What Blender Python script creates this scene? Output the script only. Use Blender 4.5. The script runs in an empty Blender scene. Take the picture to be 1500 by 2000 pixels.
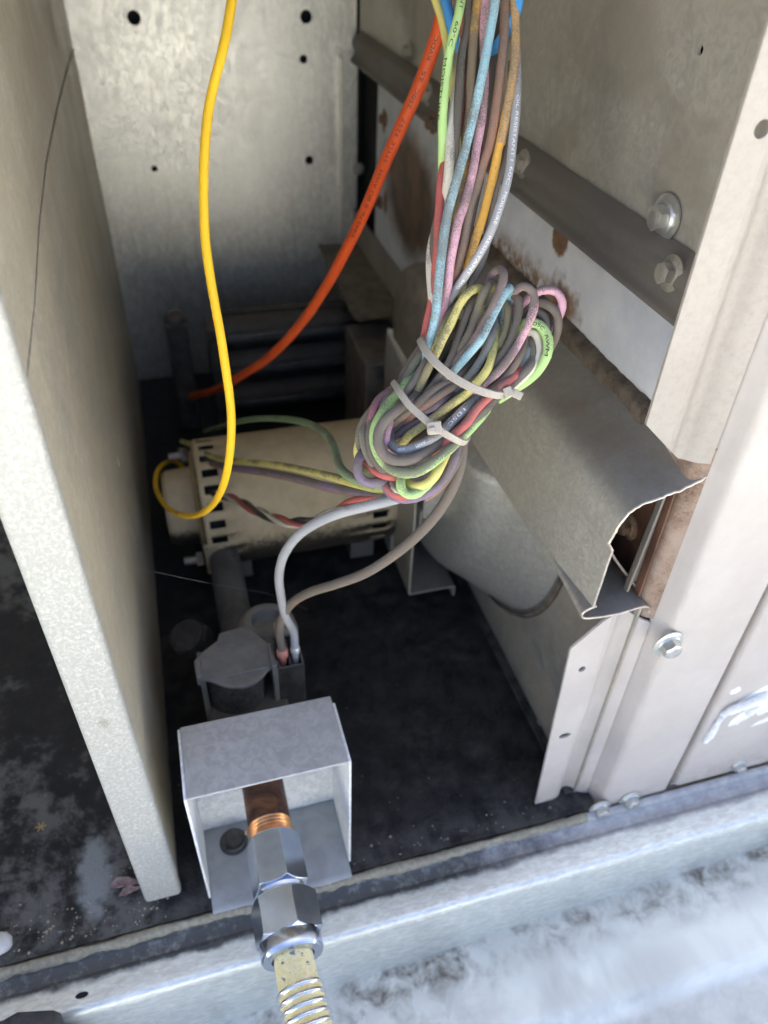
import bpy, bmesh, math, random
from mathutils import Vector, Matrix, Quaternion
from mathutils.geometry import tessellate_polygon
random.seed(7)
S = bpy.context.scene
COL = S.collection

# ------------------------------------------------------------------ camera
# world: x along the sill, y into the cabinet, z up, metres; floor of the compartment is z = 0
RX = Vector((0.96180093, -0.271946, 0.03137432))
RY = Vector((-0.1516979, -0.62487095, -0.76584858))
RZ = Vector((0.22787435, 0.73183446, -0.64225509))
CAM = Vector((0.0, -0.184, 0.411))
F, CX, CY = 1505.0, 750.0, 1000.0
cam = bpy.data.cameras.new('camera')
cam.sensor_fit = 'VERTICAL'; cam.sensor_height = 24.0; cam.sensor_width = 18.0
cam.lens = 24.0 * F / 2000.0
cam.clip_start = 0.01; cam.clip_end = 200
cam.dof.use_dof = True; cam.dof.focus_distance = 0.285; cam.dof.aperture_fstop = 7.0
cam.dof.aperture_blades = 0
co = bpy.data.objects.new('camera', cam); COL.objects.link(co)
m = Matrix.Identity(4)
for i in range(3):
    m[i][0] = RX[i]; m[i][1] = -RY[i]; m[i][2] = -RZ[i]; m[i][3] = CAM[i]
co.matrix_world = m
S.camera = co

# ------------------------------------------------------------------ light
SUN_EL, SUN_ROT = math.radians(52), math.radians(18)
w = bpy.data.worlds.new('World'); S.world = w; w.use_nodes = True
nt = w.node_tree
bg = nt.nodes['Background']; sky = nt.nodes.new('ShaderNodeTexSky')
sky.sky_type = 'NISHITA'; sky.sun_disc = False
sky.sun_elevation = SUN_EL; sky.sun_rotation = SUN_ROT; sky.air_density = 0.6; sky.dust_density = 6.0; sky.ozone_density = 2.0
nt.links.new(sky.outputs[0], bg.inputs[0]); bg.inputs[1].default_value = 0.15
sun = bpy.data.lights.new('sun', 'SUN'); sun.energy = 5.0; sun.angle = math.radians(0.5); sun.color = (1.0, 0.93, 0.80)
so = bpy.data.objects.new('sun', sun); COL.objects.link(so)
sd = Vector((math.sin(SUN_ROT) * math.cos(SUN_EL), math.cos(SUN_ROT) * math.cos(SUN_EL), math.sin(SUN_EL)))
so.rotation_euler = sd.to_track_quat('Z', 'Y').to_euler()
so.location = sd * 5
S.view_settings.view_transform = 'Standard'; S.view_settings.look = 'None'
S.view_settings.exposure = 2.22; S.view_settings.gamma = 1.0
S.render.engine = 'CYCLES'
S.cycles.use_denoising = True
S.cycles.max_bounces = 10; S.cycles.diffuse_bounces = 6; S.cycles.glossy_bounces = 5
S.cycles.sample_clamp_indirect = 8.0

# ------------------------------------------------------------------ measuring helpers (pixel of the 1500x2000 photo -> point on a plane of the place)
def ray(x, y):
    return RX * ((x - CX) / F) + RY * ((y - CY) / F) + RZ
def at(x, y, d): return CAM + ray(x, y) * d
def atx(x, y, X): r = ray(x, y); return CAM + r * ((X - CAM.x) / r.x)
def aty(x, y, Y): r = ray(x, y); return CAM + r * ((Y - CAM.y) / r.y)
def atz(x, y, Z): r = ray(x, y); return CAM + r * ((Z - CAM.z) / r.z)

# ------------------------------------------------------------------ object helpers
ORG = {}
def thing(name, label, cat, loc, group=None):
    o = bpy.data.objects.new(name, None); COL.objects.link(o)
    o.location = loc; o.empty_display_size = 0.02
    o['label'] = label; o['category'] = cat
    if group: o['group'] = group
    ORG[o] = Vector(loc)
    return o
def tag(o, label=None, cat=None, group=None, kind=None):
    if label: o['label'] = label
    if cat: o['category'] = cat
    if group: o['group'] = group
    if kind: o['kind'] = kind
    return o
class MB:
    def __init__(s): s.v = []; s.f = []
    def add(s, v, f):
        n = len(s.v); s.v += [Vector(p) for p in v]; s.f += [tuple(i + n for i in q) for q in f]; return s
    def box(s, x0, x1, y0, y1, z0, z1):
        v = [(x, y, z) for x in (x0, x1) for y in (y0, y1) for z in (z0, z1)]
        return s.add(v, [(0, 1, 3, 2), (4, 6, 7, 5), (0, 4, 5, 1), (2, 3, 7, 6), (0, 2, 6, 4), (1, 5, 7, 3)])
    def tube(s, pts, r, n=10, cap=True):
        fr = frames(pts); k = len(pts); rr = r if callable(r) else (lambda t: r)
        v = []; f = []
        for i, (p, t, u, b) in enumerate(fr):
            R_ = rr(i / (k - 1))
            for j in range(n):
                a = 2 * math.pi * j / n; v.append(p + (u * math.cos(a) + b * math.sin(a)) * R_)
        for i in range(k - 1):
            for j in range(n):
                a = i * n + j; c = i * n + (j + 1) % n
                f.append((a, c, c + n, a + n))
        if cap: f.append(tuple(range(n - 1, -1, -1))); f.append(tuple(range((k - 1) * n, k * n)))
        return s.add(v, f)
    def lathe(s, prof, o, ax, n=32, ref=None, cap=True):
        """prof = [(distance along ax, radius)]"""
        ax = Vector(ax).normalized(); o = Vector(o)
        u = (Vector(ref) if ref else ax.orthogonal()); u = (u - ax * u.dot(ax)).normalized(); b = ax.cross(u)
        v = []; f = []; k = len(prof)
        for (h, r) in prof:
            for j in range(n):
                a = 2 * math.pi * j / n; v.append(o + ax * h + (u * math.cos(a) + b * math.sin(a)) * r)
        for i in range(k - 1):
            for j in range(n):
                a = i * n + j; c = i * n + (j + 1) % n; f.append((a, c, c + n, a + n))
        if cap: f.append(tuple(range(n - 1, -1, -1))); f.append(tuple(range((k - 1) * n, k * n)))
        return s.add(v, f)
    def hexnut(s, o, ax, h0, h1, R_, cham, ref=None):
        """hexagonal prism with both ends chamfered by a cone, the way nuts are turned"""
        ax = Vector(ax).normalized(); o = Vector(o)
        u = (Vector(ref) if ref else ax.orthogonal()); u = (u - ax * u.dot(ax)).normalized(); b = ax.cross(u)
        n = 48; ri = R_ * math.cos(math.pi / 6)
        def rad(a): return ri / math.cos(((a + math.pi / 6) % (math.pi / 3)) - math.pi / 6)
        rows = []
        for end in (0, 1):
            for q in ((ri - cham, 0.0), (None, 0.0)): rows.append((end, q))
        v = []; f = []
        levels = 4
        def ring(fn): 
            for j in range(n):
                a = 2 * math.pi * j / n; h, r = fn(a); v.append(o + ax * h + (u * math.cos(a) + b * math.sin(a)) * r)
        sg = 1 if h1 > h0 else -1
        ring(lambda a: (h0, ri - cham))
        ring(lambda a: (h0 + sg * (rad(a) - ri + cham) * 0.62, rad(a)))
        ring(lambda a: (h1 - sg * (rad(a) - ri + cham) * 0.62, rad(a)))
        ring(lambda a: (h1, ri - cham))
        for i in range(3):
            for j in range(n):
                a = i * n + j; c = i * n + (j + 1) % n; f.append((a, c, c + n, a + n))
        f.append(tuple(range(n - 1, -1, -1))); f.append(tuple(range(3 * n, 4 * n)))
        return s.add(v, f)
    def sheet(s, poly, t, to3, a, b, r=0.0, seg=4, cuts=1):
        """bent sheet metal: polyline poly with thickness t, run from a to b; to3(u, v, w) places it"""
        pl = fillet(poly, r, seg) if r else [Vector((p[0], p[1])) for p in poly]
        L, Rr = offset(pl, t / 2), offset(pl, -t / 2); k = len(pl)
        v = []; f = []
        for c in range(cuts + 1):
            w_ = a + (b - a) * c / cuts
            v += [to3(p.x, p.y, w_) for p in L] + [to3(p.x, p.y, w_) for p in Rr]
        N = 2 * k
        for c in range(cuts):
            o = c * N
            for i in range(k - 1):
                f.append((o + i, o + i + 1, o + N + i + 1, o + N + i))
                f.append((o + k + i + 1, o + k + i, o + N + k + i, o + N + k + i + 1))
            f.append((o + 0, o + N, o + N + k, o + k)); f.append((o + k - 1, o + 2 * k - 1, o + N + 2 * k - 1, o + N + k - 1))
        o = cuts * N
        for i in range(k - 1):
            f.append((i + 1, i, k + i, k + i + 1)); f.append((o + i, o + i + 1, o + k + i + 1, o + k + i))
        return s.add(v, f)
    def plate(s, outline, holes, t, to3):
        loops = [[Vector((p[0], p[1], 0)) for p in outline]] + [[Vector((p[0], p[1], 0)) for p in h] for h in holes]
        tri = tessellate_polygon(loops); flat = [p for l in loops for p in l]; n = len(flat)
        v = [to3(p.x, p.y, 0) for p in flat] + [to3(p.x, p.y, t) for p in flat]
        f = [tuple(q) for q in tri] + [tuple(i + n for i in reversed(q)) for q in tri]
        o = 0
        for l in loops:
            k = len(l)
            for i in range(k):
                a, b = o + i, o + (i + 1) % k; f.append((a, b, b + n, a + n))
            o += k
        return s.add(v, f)
    def build(s, name, mat, parent=None, bevel=0, smooth=40, seg=2, origin=None):
        org = Vector(origin) if origin is not None else (ORG[parent] if parent is not None else Vector((0, 0, 0)))
        me = bpy.data.meshes.new(name)
        assert all(0 <= i < len(s.v) for q in s.f for i in q), name
        me.from_pydata([tuple(p - org) for p in s.v], [], s.f)
        bm = bmesh.new(); bm.from_mesh(me); bmesh.ops.recalc_face_normals(bm, faces=bm.faces); bm.to_mesh(me); bm.free()
        me.materials.append(mat)
        o = bpy.data.objects.new(name, me); COL.objects.link(o)
        if parent is not None: o.parent = parent
        else: o.location = org
        ORG[o] = org
        if smooth:
            for p in me.polygons: p.use_smooth = True
            me.set_sharp_from_angle(angle=math.radians(smooth))
        if bevel:
            b = o.modifiers.new('bevel', 'BEVEL'); b.width = bevel; b.segments = seg; b.limit_method = 'ANGLE'; b.angle_limit = math.radians(35)
            b.harden_normals = False
        return o
def circ(cx, cy, r, n=20, sx=1, sy=1): return [(cx + r * sx * math.cos(2 * math.pi * i / n), cy + r * sy * math.sin(2 * math.pi * i / n)) for i in range(n)]
def fillet(poly, r, seg):
    P = [Vector((p[0], p[1])) for p in poly]; out = [P[0]]
    for i in range(1, len(P) - 1):
        a, b, c = P[i - 1], P[i], P[i + 1]; d1, d2 = (a - b), (c - b); l1, l2 = d1.length, d2.length
        rr = min(r, l1 * .45, l2 * .45); p, q = b + d1 / l1 * rr, b + d2 / l2 * rr
        for k in range(seg + 1):
            t = k / seg; out.append(p * (1 - t) ** 2 + b * 2 * t * (1 - t) + q * t * t)
    out.append(P[-1]); return out
def offset(pl, d):
    out = []; k = len(pl)
    for i in range(k):
        a = pl[max(i - 1, 0)]; b = pl[min(i + 1, k - 1)]
        if 0 < i < k - 1:
            t1 = (pl[i] - a).normalized(); t2 = (b - pl[i]).normalized(); t = (t1 + t2)
            t = t.normalized() if t.length > 1e-6 else t1; n = Vector((-t.y, t.x)); cs = max(0.35, n.dot(Vector((-t1.y, t1.x))))
            out.append(pl[i] + n * (d / cs))
        else:
            t = (b - a).normalized(); out.append(pl[i] + Vector((-t.y, t.x)) * d)
    return out
def spline(P, step=0.0022):
    P = [Vector(p) for p in P]
    Q = [P[0] * 2 - P[1]] + P + [P[-1] * 2 - P[-2]]; out = []
    for i in range(1, len(Q) - 2):
        a, b, c, d = Q[i - 1:i + 3]
        ta, tb, tc = (b - a).length ** .5, (c - b).length ** .5, (d - c).length ** .5
        ta, tb, tc = max(ta, 1e-4), max(tb, 1e-4), max(tc, 1e-4)
        m1 = ((b - a) / ta - (c - a) / (ta + tb) + (c - b) / tb) * tb
        m2 = ((c - b) / tb - (d - b) / (tb + tc) + (d - c) / tc) * tb
        n = max(2, int((c - b).length / step))
        for k in range(n):
            t = k / n; t2, t3 = t * t, t * t * t
            out.append(b * (2 * t3 - 3 * t2 + 1) + m1 * (t3 - 2 * t2 + t) + c * (-2 * t3 + 3 * t2) + m2 * (t3 - t2))
    out.append(P[-1]); return out
def frames(pts, n0=None):
    k = len(pts); T = [(pts[min(i + 1, k - 1)] - pts[max(i - 1, 0)]).normalized() for i in range(k)]
    u = Vector(n0) if n0 is not None else T[0].orthogonal()
    u = (u - T[0] * u.dot(T[0])).normalized(); out = []
    for i in range(k):
        u = (u - T[i] * u.dot(T[i])).normalized(); out.append((pts[i], T[i], u, T[i].cross(u)))
    return out

# ------------------------------------------------------------------ materials
class NT:
    def __init__(s, name):
        s.m = bpy.data.materials.new(name); s.m.use_nodes = True; s.t = s.m.node_tree
        s.b = s.t.nodes['Principled BSDF']; s.tc = s.t.nodes.new('ShaderNodeTexCoord'); s.P = s.tc.outputs['Object']
        s.geo = s.t.nodes.new('ShaderNodeNewGeometry')
    def n(s, t): return s.t.nodes.new(t)
    def L(s, a, b): s.t.links.new(a, b)
    def noise(s, scale, detail=4, rough=.6, vec=None, dist=0, stretch=None):
        x = s.n('ShaderNodeTexNoise'); x.inputs['Scale'].default_value = scale; x.inputs['Detail'].default_value = detail
        x.inputs['Roughness'].default_value = rough; x.inputs['Distortion'].default_value = dist
        v = vec or s.P
        if stretch:
            mp = s.n('ShaderNodeMapping'); mp.inputs['Scale'].default_value = stretch; s.L(v, mp.inputs['Vector']); v = mp.outputs[0]
        s.L(v, x.inputs['Vector']); return x.outputs['Fac']
    def vor(s, scale, feature='F1', out='Distance', stretch=None):
        x = s.n('ShaderNodeTexVoronoi'); x.inputs['Scale'].default_value = scale; x.feature = feature
        v = s.P
        if stretch:
            mp = s.n('ShaderNodeMapping'); mp.inputs['Scale'].default_value = stretch; s.L(v, mp.inputs['Vector']); v = mp.outputs[0]
        s.L(v, x.inputs['Vector']); return x.outputs[out]
    def ramp(s, fac, a, b, va=0.0, vb=1.0):
        x = s.n('ShaderNodeMapRange'); x.inputs[1].default_value = a; x.inputs[2].default_value = b; x.inputs[3].default_value = va; x.inputs[4].default_value = vb
        x.interpolation_type = 'SMOOTHSTEP'; s.L(fac, x.inputs[0]); return x.outputs[0]
    def math(s, op, a, b=None):
        x = s.n('ShaderNodeMath'); x.operation = op
        for i, q in enumerate((a, b)):
            if q is None: continue
            if isinstance(q, (int, float)): x.inputs[i].default_value = q
            else: s.L(q, x.inputs[i])
        return x.outputs[0]
    def mix(s, fac, a, b):
        x = s.n('ShaderNodeMix'); x.data_type = 'RGBA'
        for sock, q in ((x.inputs[0], fac), (x.inputs[6], a), (x.inputs[7], b)):
            if isinstance(q, (int, float)): sock.default_value = q
            elif isinstance(q, tuple): sock.default_value = (*q, 1) if len(q) == 3 else q
            else: s.L(q, sock)
        return x.outputs[2]
    def sep(s, v=None, axis='z', normal=False):
        x = s.n('ShaderNodeSeparateXYZ'); s.L(s.geo.outputs['Normal'] if normal else (v or s.P), x.inputs[0]); return x.outputs['xyz'.index(axis)]
    def sphere(s, c, r0, r1, sc=(1, 1, 1), wob=0.0, wscale=120):
        """1 inside r0, 0 outside r1 of a (scaled) ball about the local point c: for stains with a place and a shape of their own"""
        mp = s.n('ShaderNodeMapping'); mp.vector_type = 'POINT'
        mp.inputs['Location'].default_value = tuple(-c[i] * sc[i] for i in range(3)); mp.inputs['Scale'].default_value = sc
        s.L(s.P, mp.inputs['Vector']); x = s.n('ShaderNodeVectorMath'); x.operation = 'LENGTH'; s.L(mp.outputs[0], x.inputs[0])
        d = x.outputs['Value']
        if wob: d = s.math('ADD', d, s.math('MULTIPLY', s.math('SUBTRACT', s.noise(wscale, 5), .5), wob))
        return s.ramp(d, r0, r1, 1, 0)
    def set(s, col=None, rough=None, metal=None, bump=None, bdist=.0003, bstr=.5, spec=None, coat=None):
        for nm, q in (('Base Color', col), ('Roughness', rough), ('Metallic', metal), ('Specular IOR Level', spec), ('Coat Weight', coat)):
            if q is None: continue
            i = s.b.inputs[nm]
            if isinstance(q, (int, float)): i.default_value = q
            elif isinstance(q, tuple): i.default_value = (*q, 1)
            else: s.L(q, i)
        if bump is not None:
            x = s.n('ShaderNodeBump'); x.inputs['Strength'].default_value = bstr; x.inputs['Distance'].default_value = bdist
            s.L(bump, x.inputs['Height']); s.L(x.outputs[0], s.b.inputs['Normal'])
        return s.m

DUST = (0.36, 0.31, 0.225)
def galv(name, base=(.56, .58, .57), dust=0.3, dustcol=DUST, metal=.55, rough=.42, spangle=220, fine=1500, bstr=.25, stretch=None, extra=None, topdust=0.0):
    M = NT(name)
    sp = M.noise(spangle, 3, .55, dist=1.2, stretch=stretch); sp2 = M.vor(spangle * .9, stretch=stretch)
    c = M.mix(M.ramp(sp, .3, .7), tuple(x * .82 for x in base), tuple(min(1, x * 1.12) for x in base))
    c = M.mix(M.ramp(sp2, .0, .9, 0, .25), c, tuple(x * .75 for x in base))
    big = M.noise(14, 5, .65); fn = M.noise(fine, 2, .7)
    d = M.math('ADD', M.math('MULTIPLY', M.ramp(big, .3, .72), dust), M.math('MULTIPLY', M.math('SUBTRACT', fn, .5), dust * .9))
    if topdust:
        d = M.math('ADD', d, M.math('MULTIPLY', M.ramp(M.sep(axis='z', normal=True), .25, .85), topdust))
    d = M.math('MAXIMUM', M.math('MINIMUM', d, 1), 0)
    c = M.mix(d, c, dustcol)
    r = M.math('ADD', M.ramp(sp, .25, .75, rough - .08, rough + .1), M.math('MULTIPLY', d, .35))
    me = M.math('MULTIPLY', M.math('SUBTRACT', 1, d), metal)
    if extra: c, r, me = extra(M, c, r, me)
    return M.set(c, r, me, bump=M.math('ADD', fn, M.math('MULTIPLY', sp, .8)), bdist=.0002, bstr=bstr)
def plain(name, col, rough=.5, metal=0.0, var=.15, scale=90, dust=0.0, dustcol=DUST, bstr=.15, topdust=0.0, fine=900, spec=None):
    M = NT(name); n1 = M.noise(scale, 4); fn = M.noise(fine, 2, .7)
    c = M.mix(M.ramp(n1, .3, .7), tuple(x * (1 - var) for x in col), tuple(min(1, x * (1 + var)) for x in col))
    if dust or topdust:
        d = M.math('MULTIPLY', M.ramp(M.math('ADD', M.math('MULTIPLY', n1, .7), M.math('MULTIPLY', fn, .5)), .4, .75), dust)
        if topdust: d = M.math('ADD', d, M.math('MULTIPLY', M.ramp(M.math('ADD', M.sep(axis='z', normal=True), M.math('MULTIPLY', M.math('SUBTRACT', fn, .5), .9)), .05, .6), topdust))
        d = M.math('MINIMUM', d, 1)
        c = M.mix(d, c, dustcol)
        rough = M.math('ADD', M.math('MULTIPLY', d, .9 - rough), rough); metal = M.math('MULTIPLY', M.math('SUBTRACT', 1, d), metal)
    return M.set(c, rough, metal, bump=M.math('ADD', fn, n1), bdist=.00015, bstr=bstr, spec=spec)
def wire_mat(name, col, dust=.6, seed=0.0, dustcol=(.165, .145, .118), rough=.62):
    """coloured insulation under road dust that settled on the upper side, rubbed off in places"""
    M = NT(name)
    mp = M.n('ShaderNodeMapping'); mp.inputs['Location'].default_value = (seed * 1.7, seed * .9, seed * 2.3); M.L(M.P, mp.inputs[0]); V = mp.outputs[0]
    big = M.noise(38, 3, .55, vec=V); fn = M.noise(1700, 3, .75, vec=V); mid = M.noise(320, 3, .6, vec=V)
    up = M.sep(axis='z', normal=True)
    a = M.math('ADD', M.math('MULTIPLY', up, .38), M.math('MULTIPLY', M.math('SUBTRACT', big, .5), 2.6))
    a = M.math('ADD', a, M.math('MULTIPLY', M.math('SUBTRACT', fn, .5), 1.5))
    a = M.math('ADD', a, M.math('MULTIPLY', M.math('SUBTRACT', mid, .5), .45))
    d = M.ramp(a, .50 - dust * 1.35, 1.05 - dust * 1.35, .08 + dust * .25, min(.95, .60 + dust * .6))
    c = M.mix(M.ramp(big, .3, .7), tuple(x * .88 for x in col), tuple(min(1, x * 1.06) for x in col))
    c = M.mix(d, c, dustcol)
    return M.set(c, M.math('ADD', M.math('MULTIPLY', d, .35), rough), 0, bump=M.math('ADD', fn, mid), bdist=.00012, bstr=.3, spec=.35)

# ------------------------------------------------------------------ surfaces of this place
def floor_mat():
    M = NT('black_floor')
    a = M.noise(11, 6, .68, dist=.8); b = M.noise(60, 5, .7); fn = M.noise(500, 3, .7)
    c = M.mix(M.ramp(b, .3, .75), (.009, .010, .011), (.046, .042, .038))
    d = M.ramp(M.math('ADD', a, M.math('MULTIPLY', M.math('SUBTRACT', b, .5), .7)), .5, .66, 0, .8)
    left = M.ramp(M.sep(axis='x'), -.045, -.06)          # water stands and dries only in the bay beyond the partition
    d = M.math('MULTIPLY', d, M.math('ADD', M.math('MULTIPLY', left, .9), .10))
    c = M.mix(d, c, (.165, .16, .145))
    tongue = M.sphere((-.082, .035, 0), .45, 1.0, (85, 34, 1), 1.5, 110)
    c = M.mix(M.math('MULTIPLY', tongue, .85), c, (.30, .315, .305))
    edge = M.math('MULTIPLY', M.ramp(M.sep(axis='y'), .03, .0), M.ramp(b, .35, .65))
    c = M.mix(M.math('MULTIPLY', edge, .5), c, (.12, .115, .10))
    c = M.mix(M.ramp(fn, .66, .74, 0, .5), c, (.10, .095, .085))
    return M.set(c, M.ramp(b, .3, .7, .45, .8), 0, bump=M.math('ADD', M.math('MULTIPLY', b, 1.5), fn), bdist=.0012, bstr=.6, spec=.3)
def ground_mat():
    M = NT('roof_membrane')
    a = M.noise(16, 3, .55, dist=.8); b = M.noise(75, 3, .6, dist=.4); sm = M.noise(42, 3, .6, stretch=(1, .35, 1)); fn = M.noise(420, 2, .6)
    y = M.sep(axis='y'); x = M.sep(axis='x')
    c = M.mix(M.ramp(a, .35, .68), (.70, .70, .62), (.93, .94, .83))
    c = M.mix(M.ramp(sm, .52, .72, 0, .45), c, (.52, .51, .46))
    strip = M.ramp(M.math('ADD', y, M.math('MULTIPLY', M.math('SUBTRACT', a, .5), .03)), -.060, -.032)
    left = M.ramp(x, .16, .03)
    amt = M.math('MINIMUM', M.math('ADD', M.math('MULTIPLY', strip, .9), M.math('MULTIPLY', left, .55)), 1)
    dirt = M.math('MULTIPLY', M.ramp(M.math('ADD', M.math('MULTIPLY', a, .45), M.math('MULTIPLY', b, .62)), .42, .74), amt)
    dirt = M.math('MINIMUM', M.math('ADD', dirt, M.math('MULTIPLY', strip, .22)), .93)
    c = M.mix(dirt, c, M.mix(M.ramp(fn, .35, .65), (.085, .068, .048), (.20, .17, .13)))
    far = M.ramp(y, -.082, -.088)
    c = M.mix(M.math('MULTIPLY', far, .6), c, M.mix(M.ramp(b, .3, .7), (.40, .40, .37), (.62, .61, .57)))
    return M.set(c, .8, 0, bump=M.math('ADD', M.math('MULTIPLY', b, 1.2), M.math('MULTIPLY', a, 2)), bdist=.0014, bstr=.4)
def rail_mat():
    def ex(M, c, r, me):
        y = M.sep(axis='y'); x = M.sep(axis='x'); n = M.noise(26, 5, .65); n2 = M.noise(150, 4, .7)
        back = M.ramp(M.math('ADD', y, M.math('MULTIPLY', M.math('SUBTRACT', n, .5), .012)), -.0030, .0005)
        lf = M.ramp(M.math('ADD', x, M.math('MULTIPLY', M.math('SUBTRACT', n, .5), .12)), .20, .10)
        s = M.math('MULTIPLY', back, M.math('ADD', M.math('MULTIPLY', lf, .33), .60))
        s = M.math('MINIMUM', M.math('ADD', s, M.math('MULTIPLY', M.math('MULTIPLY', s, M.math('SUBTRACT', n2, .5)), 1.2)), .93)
        c = M.mix(s, c, M.mix(lf, (.17, .16, .20), (.030, .031, .034))); return c, M.math('ADD', r, M.math('MULTIPLY', s, .2)), M.math('MULTIPLY', me, M.math('SUBTRACT', 1, s))  # left trough is dark dirt; right end has shade painted in purple-grey
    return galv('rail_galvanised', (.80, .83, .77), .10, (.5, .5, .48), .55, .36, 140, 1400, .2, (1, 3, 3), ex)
WB = (.187, .26, .157)
def white_panel_mat():
    M = NT('white_rusty_panel')
    n = M.noise(40, 5, .7); n2 = M.noise(160, 4, .7)
    c = M.mix(M.ramp(n, .35, .7), (.66, .69, .72), (.78, .80, .82))
    rust = M.mix(M.ramp(n2, .3, .7), (.10, .05, .018), (.30, .15, .055))
    big = M.sphere((0, 0.1250, 0.0650), .55, 1.0, (1, 12, 18), .45, 45)
    low = M.math('MULTIPLY', M.sphere((0, -0.0750, 0.0810), .35, 1.0, (1, 13, 42), .9, 60), M.ramp(n2, .3, .6))
    st = M.math('MULTIPLY', M.sphere((0, -0.1250, 0.0905), .3, 1.0, (1, 42, 60), 1.1, 140), 1.0)
    spot = M.sphere((0, -0.1125, 0.1185), .75, 1.0, (1, 105, 112), .5, 220)
    spot2 = M.sphere((0, 0.1980, 0.0990), .6, 1.0, (1, 150, 90), .4, 200); spot3 = M.sphere((0, 0.1870, 0.0390), .5, 1.0, (1, 120, 80), .6, 200)
    c = M.mix(M.math('MULTIPLY', big, .95), c, M.mix(M.ramp(n, .3, .75), (.075, .040, .018), (.26, .145, .06)))
    c = M.mix(M.math('MINIMUM', M.math('MULTIPLY', low, 1.1), .95), c, rust)
    for q in (st, spot, spot2, spot3): c = M.mix(M.math('MULTIPLY', q, .95), c, rust)
    return M.set(c, M.ramp(n2, .3, .7, .45, .7), .1, bump=n2, bdist=.0005, bstr=.3)
def motor_mat():
    M = NT('dusty_motor')
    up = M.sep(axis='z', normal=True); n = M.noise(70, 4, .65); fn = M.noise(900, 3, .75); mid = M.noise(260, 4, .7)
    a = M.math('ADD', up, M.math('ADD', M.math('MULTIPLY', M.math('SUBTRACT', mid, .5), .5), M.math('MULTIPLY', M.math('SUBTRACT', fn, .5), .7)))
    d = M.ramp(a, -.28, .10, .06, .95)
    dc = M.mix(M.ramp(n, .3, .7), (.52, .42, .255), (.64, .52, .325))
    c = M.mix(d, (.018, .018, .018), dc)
    return M.set(c, M.math('ADD', M.math('MULTIPLY', d, .5), .4), 0, bump=M.math('ADD', fn, mid), bdist=.0003, bstr=.5, spec=.3)
def hose_mat():
    M = NT('yellow_coated_hose')
    at_ = M.n('ShaderNodeAttribute'); at_.attribute_name = 'ridge'; rg = at_.outputs['Fac']
    n = M.noise(190, 4, .7); n2 = M.noise(520, 3, .7)
    lat = M.ramp(M.math('ADD', rg, M.math('ADD', M.math('MULTIPLY', M.math('SUBTRACT', n, .5), 1.25), M.math('MULTIPLY', M.math('SUBTRACT', n2, .5), .45))), .52, .70)
    coat = M.mix(M.ramp(n2, .35, .75), (.80, .68, .30), (.88, .82, .56))
    dark = M.ramp(n, .62, .72, 0, .55)
    c = M.mix(lat, M.mix(M.math('MULTIPLY', dark, rg), coat, (.25, .22, .14)), (.72, .72, .71))
    return M.set(c, M.ramp(lat, 0, 1, .42, .2), M.math('MULTIPLY', lat, .95), bump=n2, bdist=.0002, bstr=.3)
def sleeve_mat():
    M = NT('yellow_coated_sleeve'); n = M.noise(230, 3, .6, stretch=(1, 1, .45)); n2 = M.noise(700, 3, .7)
    lat = M.ramp(n, .60, .62)
    c = M.mix(lat, M.mix(M.ramp(n2, .35, .75), (.82, .70, .32), (.90, .85, .60)), (.30, .30, .31))
    return M.set(c, M.ramp(lat, 0, 1, .42, .3), M.math('MULTIPLY', lat, .8), bump=lat, bdist=.0004, bstr=-.4)
def copper_mat():
    M = NT('oxidised_pipe'); n = M.noise(60, 5, .7, dist=1); n2 = M.noise(300, 4, .7)
    c = M.mix(M.ramp(n, .35, .7), (.050, .022, .016), (.20, .085, .038))
    return M.set(c, M.ramp(n2, .3, .7, .32, .55), .55, bump=n2, bdist=.0002, bstr=.3)

G_FACE = galv('dusty_partition', (.66, .615, .49), .6, (.48, .41, .275), .3, .42, 300, 2200, .35)
def flange_ex(M, c, r, me):
    n = M.noise(760, 3, .6, dist=.6, stretch=(1, 1, .8)); c = M.mix(M.ramp(n, .40, .62), (.42, .42, .38), c)
    bl = M.sphere((-.0485 + .048, .0122 - .28, .155), .0, 1.0, (300, 20, 190), .9, 700)
    return M.mix(M.math('MULTIPLY', bl, .6), c, (.24, .22, .15)), r, me
G_BRIGHT = galv('bright_galvanised', (.56, .56, .505), .06, (.4, .37, .32), .1, .5, 420, 900, 1.0, (1, 1, 1), flange_ex)
def back_ex(M, c, r, me):
    n = M.noise(30, 5, .6, stretch=(5, 1, .35)); d = M.ramp(n, .52, .72, 0, .4)
    c = M.mix(d, c, (.46, .41, .34)); return c, r, me
G_BACK = galv('back_galvanised', (.82, .82, .755), .10, (.60, .57, .50), .80, .40, 200, 1200, .2, (1, 1, .55), back_ex)
def side_ex(M, c, r, me):
    st = M.math('MULTIPLY', M.ramp(M.noise(9, 4, .6, dist=1.0), .5, .62), .45)
    dust = M.ramp(M.sep(axis='z'), .03, .14)           # dust film thickens towards the head of the sheet
    c = M.mix(M.math('MULTIPLY', dust, .5), c, (.44, .39, .315)); c = M.mix(st, c, (.28, .245, .19)); return c, r, me
G_SIDE = galv('side_galvanised', (.50, .49, .43), .5, (.42, .375, .285), .4, .45, 260, 1500, .5, (1, .8, .8), side_ex)
G_LOW = galv('low_side_galvanised', (.42, .40, .345), .6, (.33, .28, .20), .35, .5, 120, 1000, .25)
def duct_ex(M, c, r, me):
    up = M.ramp(M.sep(axis='z', normal=True), .25, .75); n = M.noise(25, 4, .6)
    s = M.math('MULTIPLY', M.ramp(n, .42, .68), .5); c = M.mix(M.math('MULTIPLY', up, .62), c, (.17, .165, .16)); c = M.mix(M.math('MULTIPLY', s, up), c, (.20, .15, .11)); return c, r, me  # shade on the duct top painted into upward faces; noise patches are stain
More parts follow.
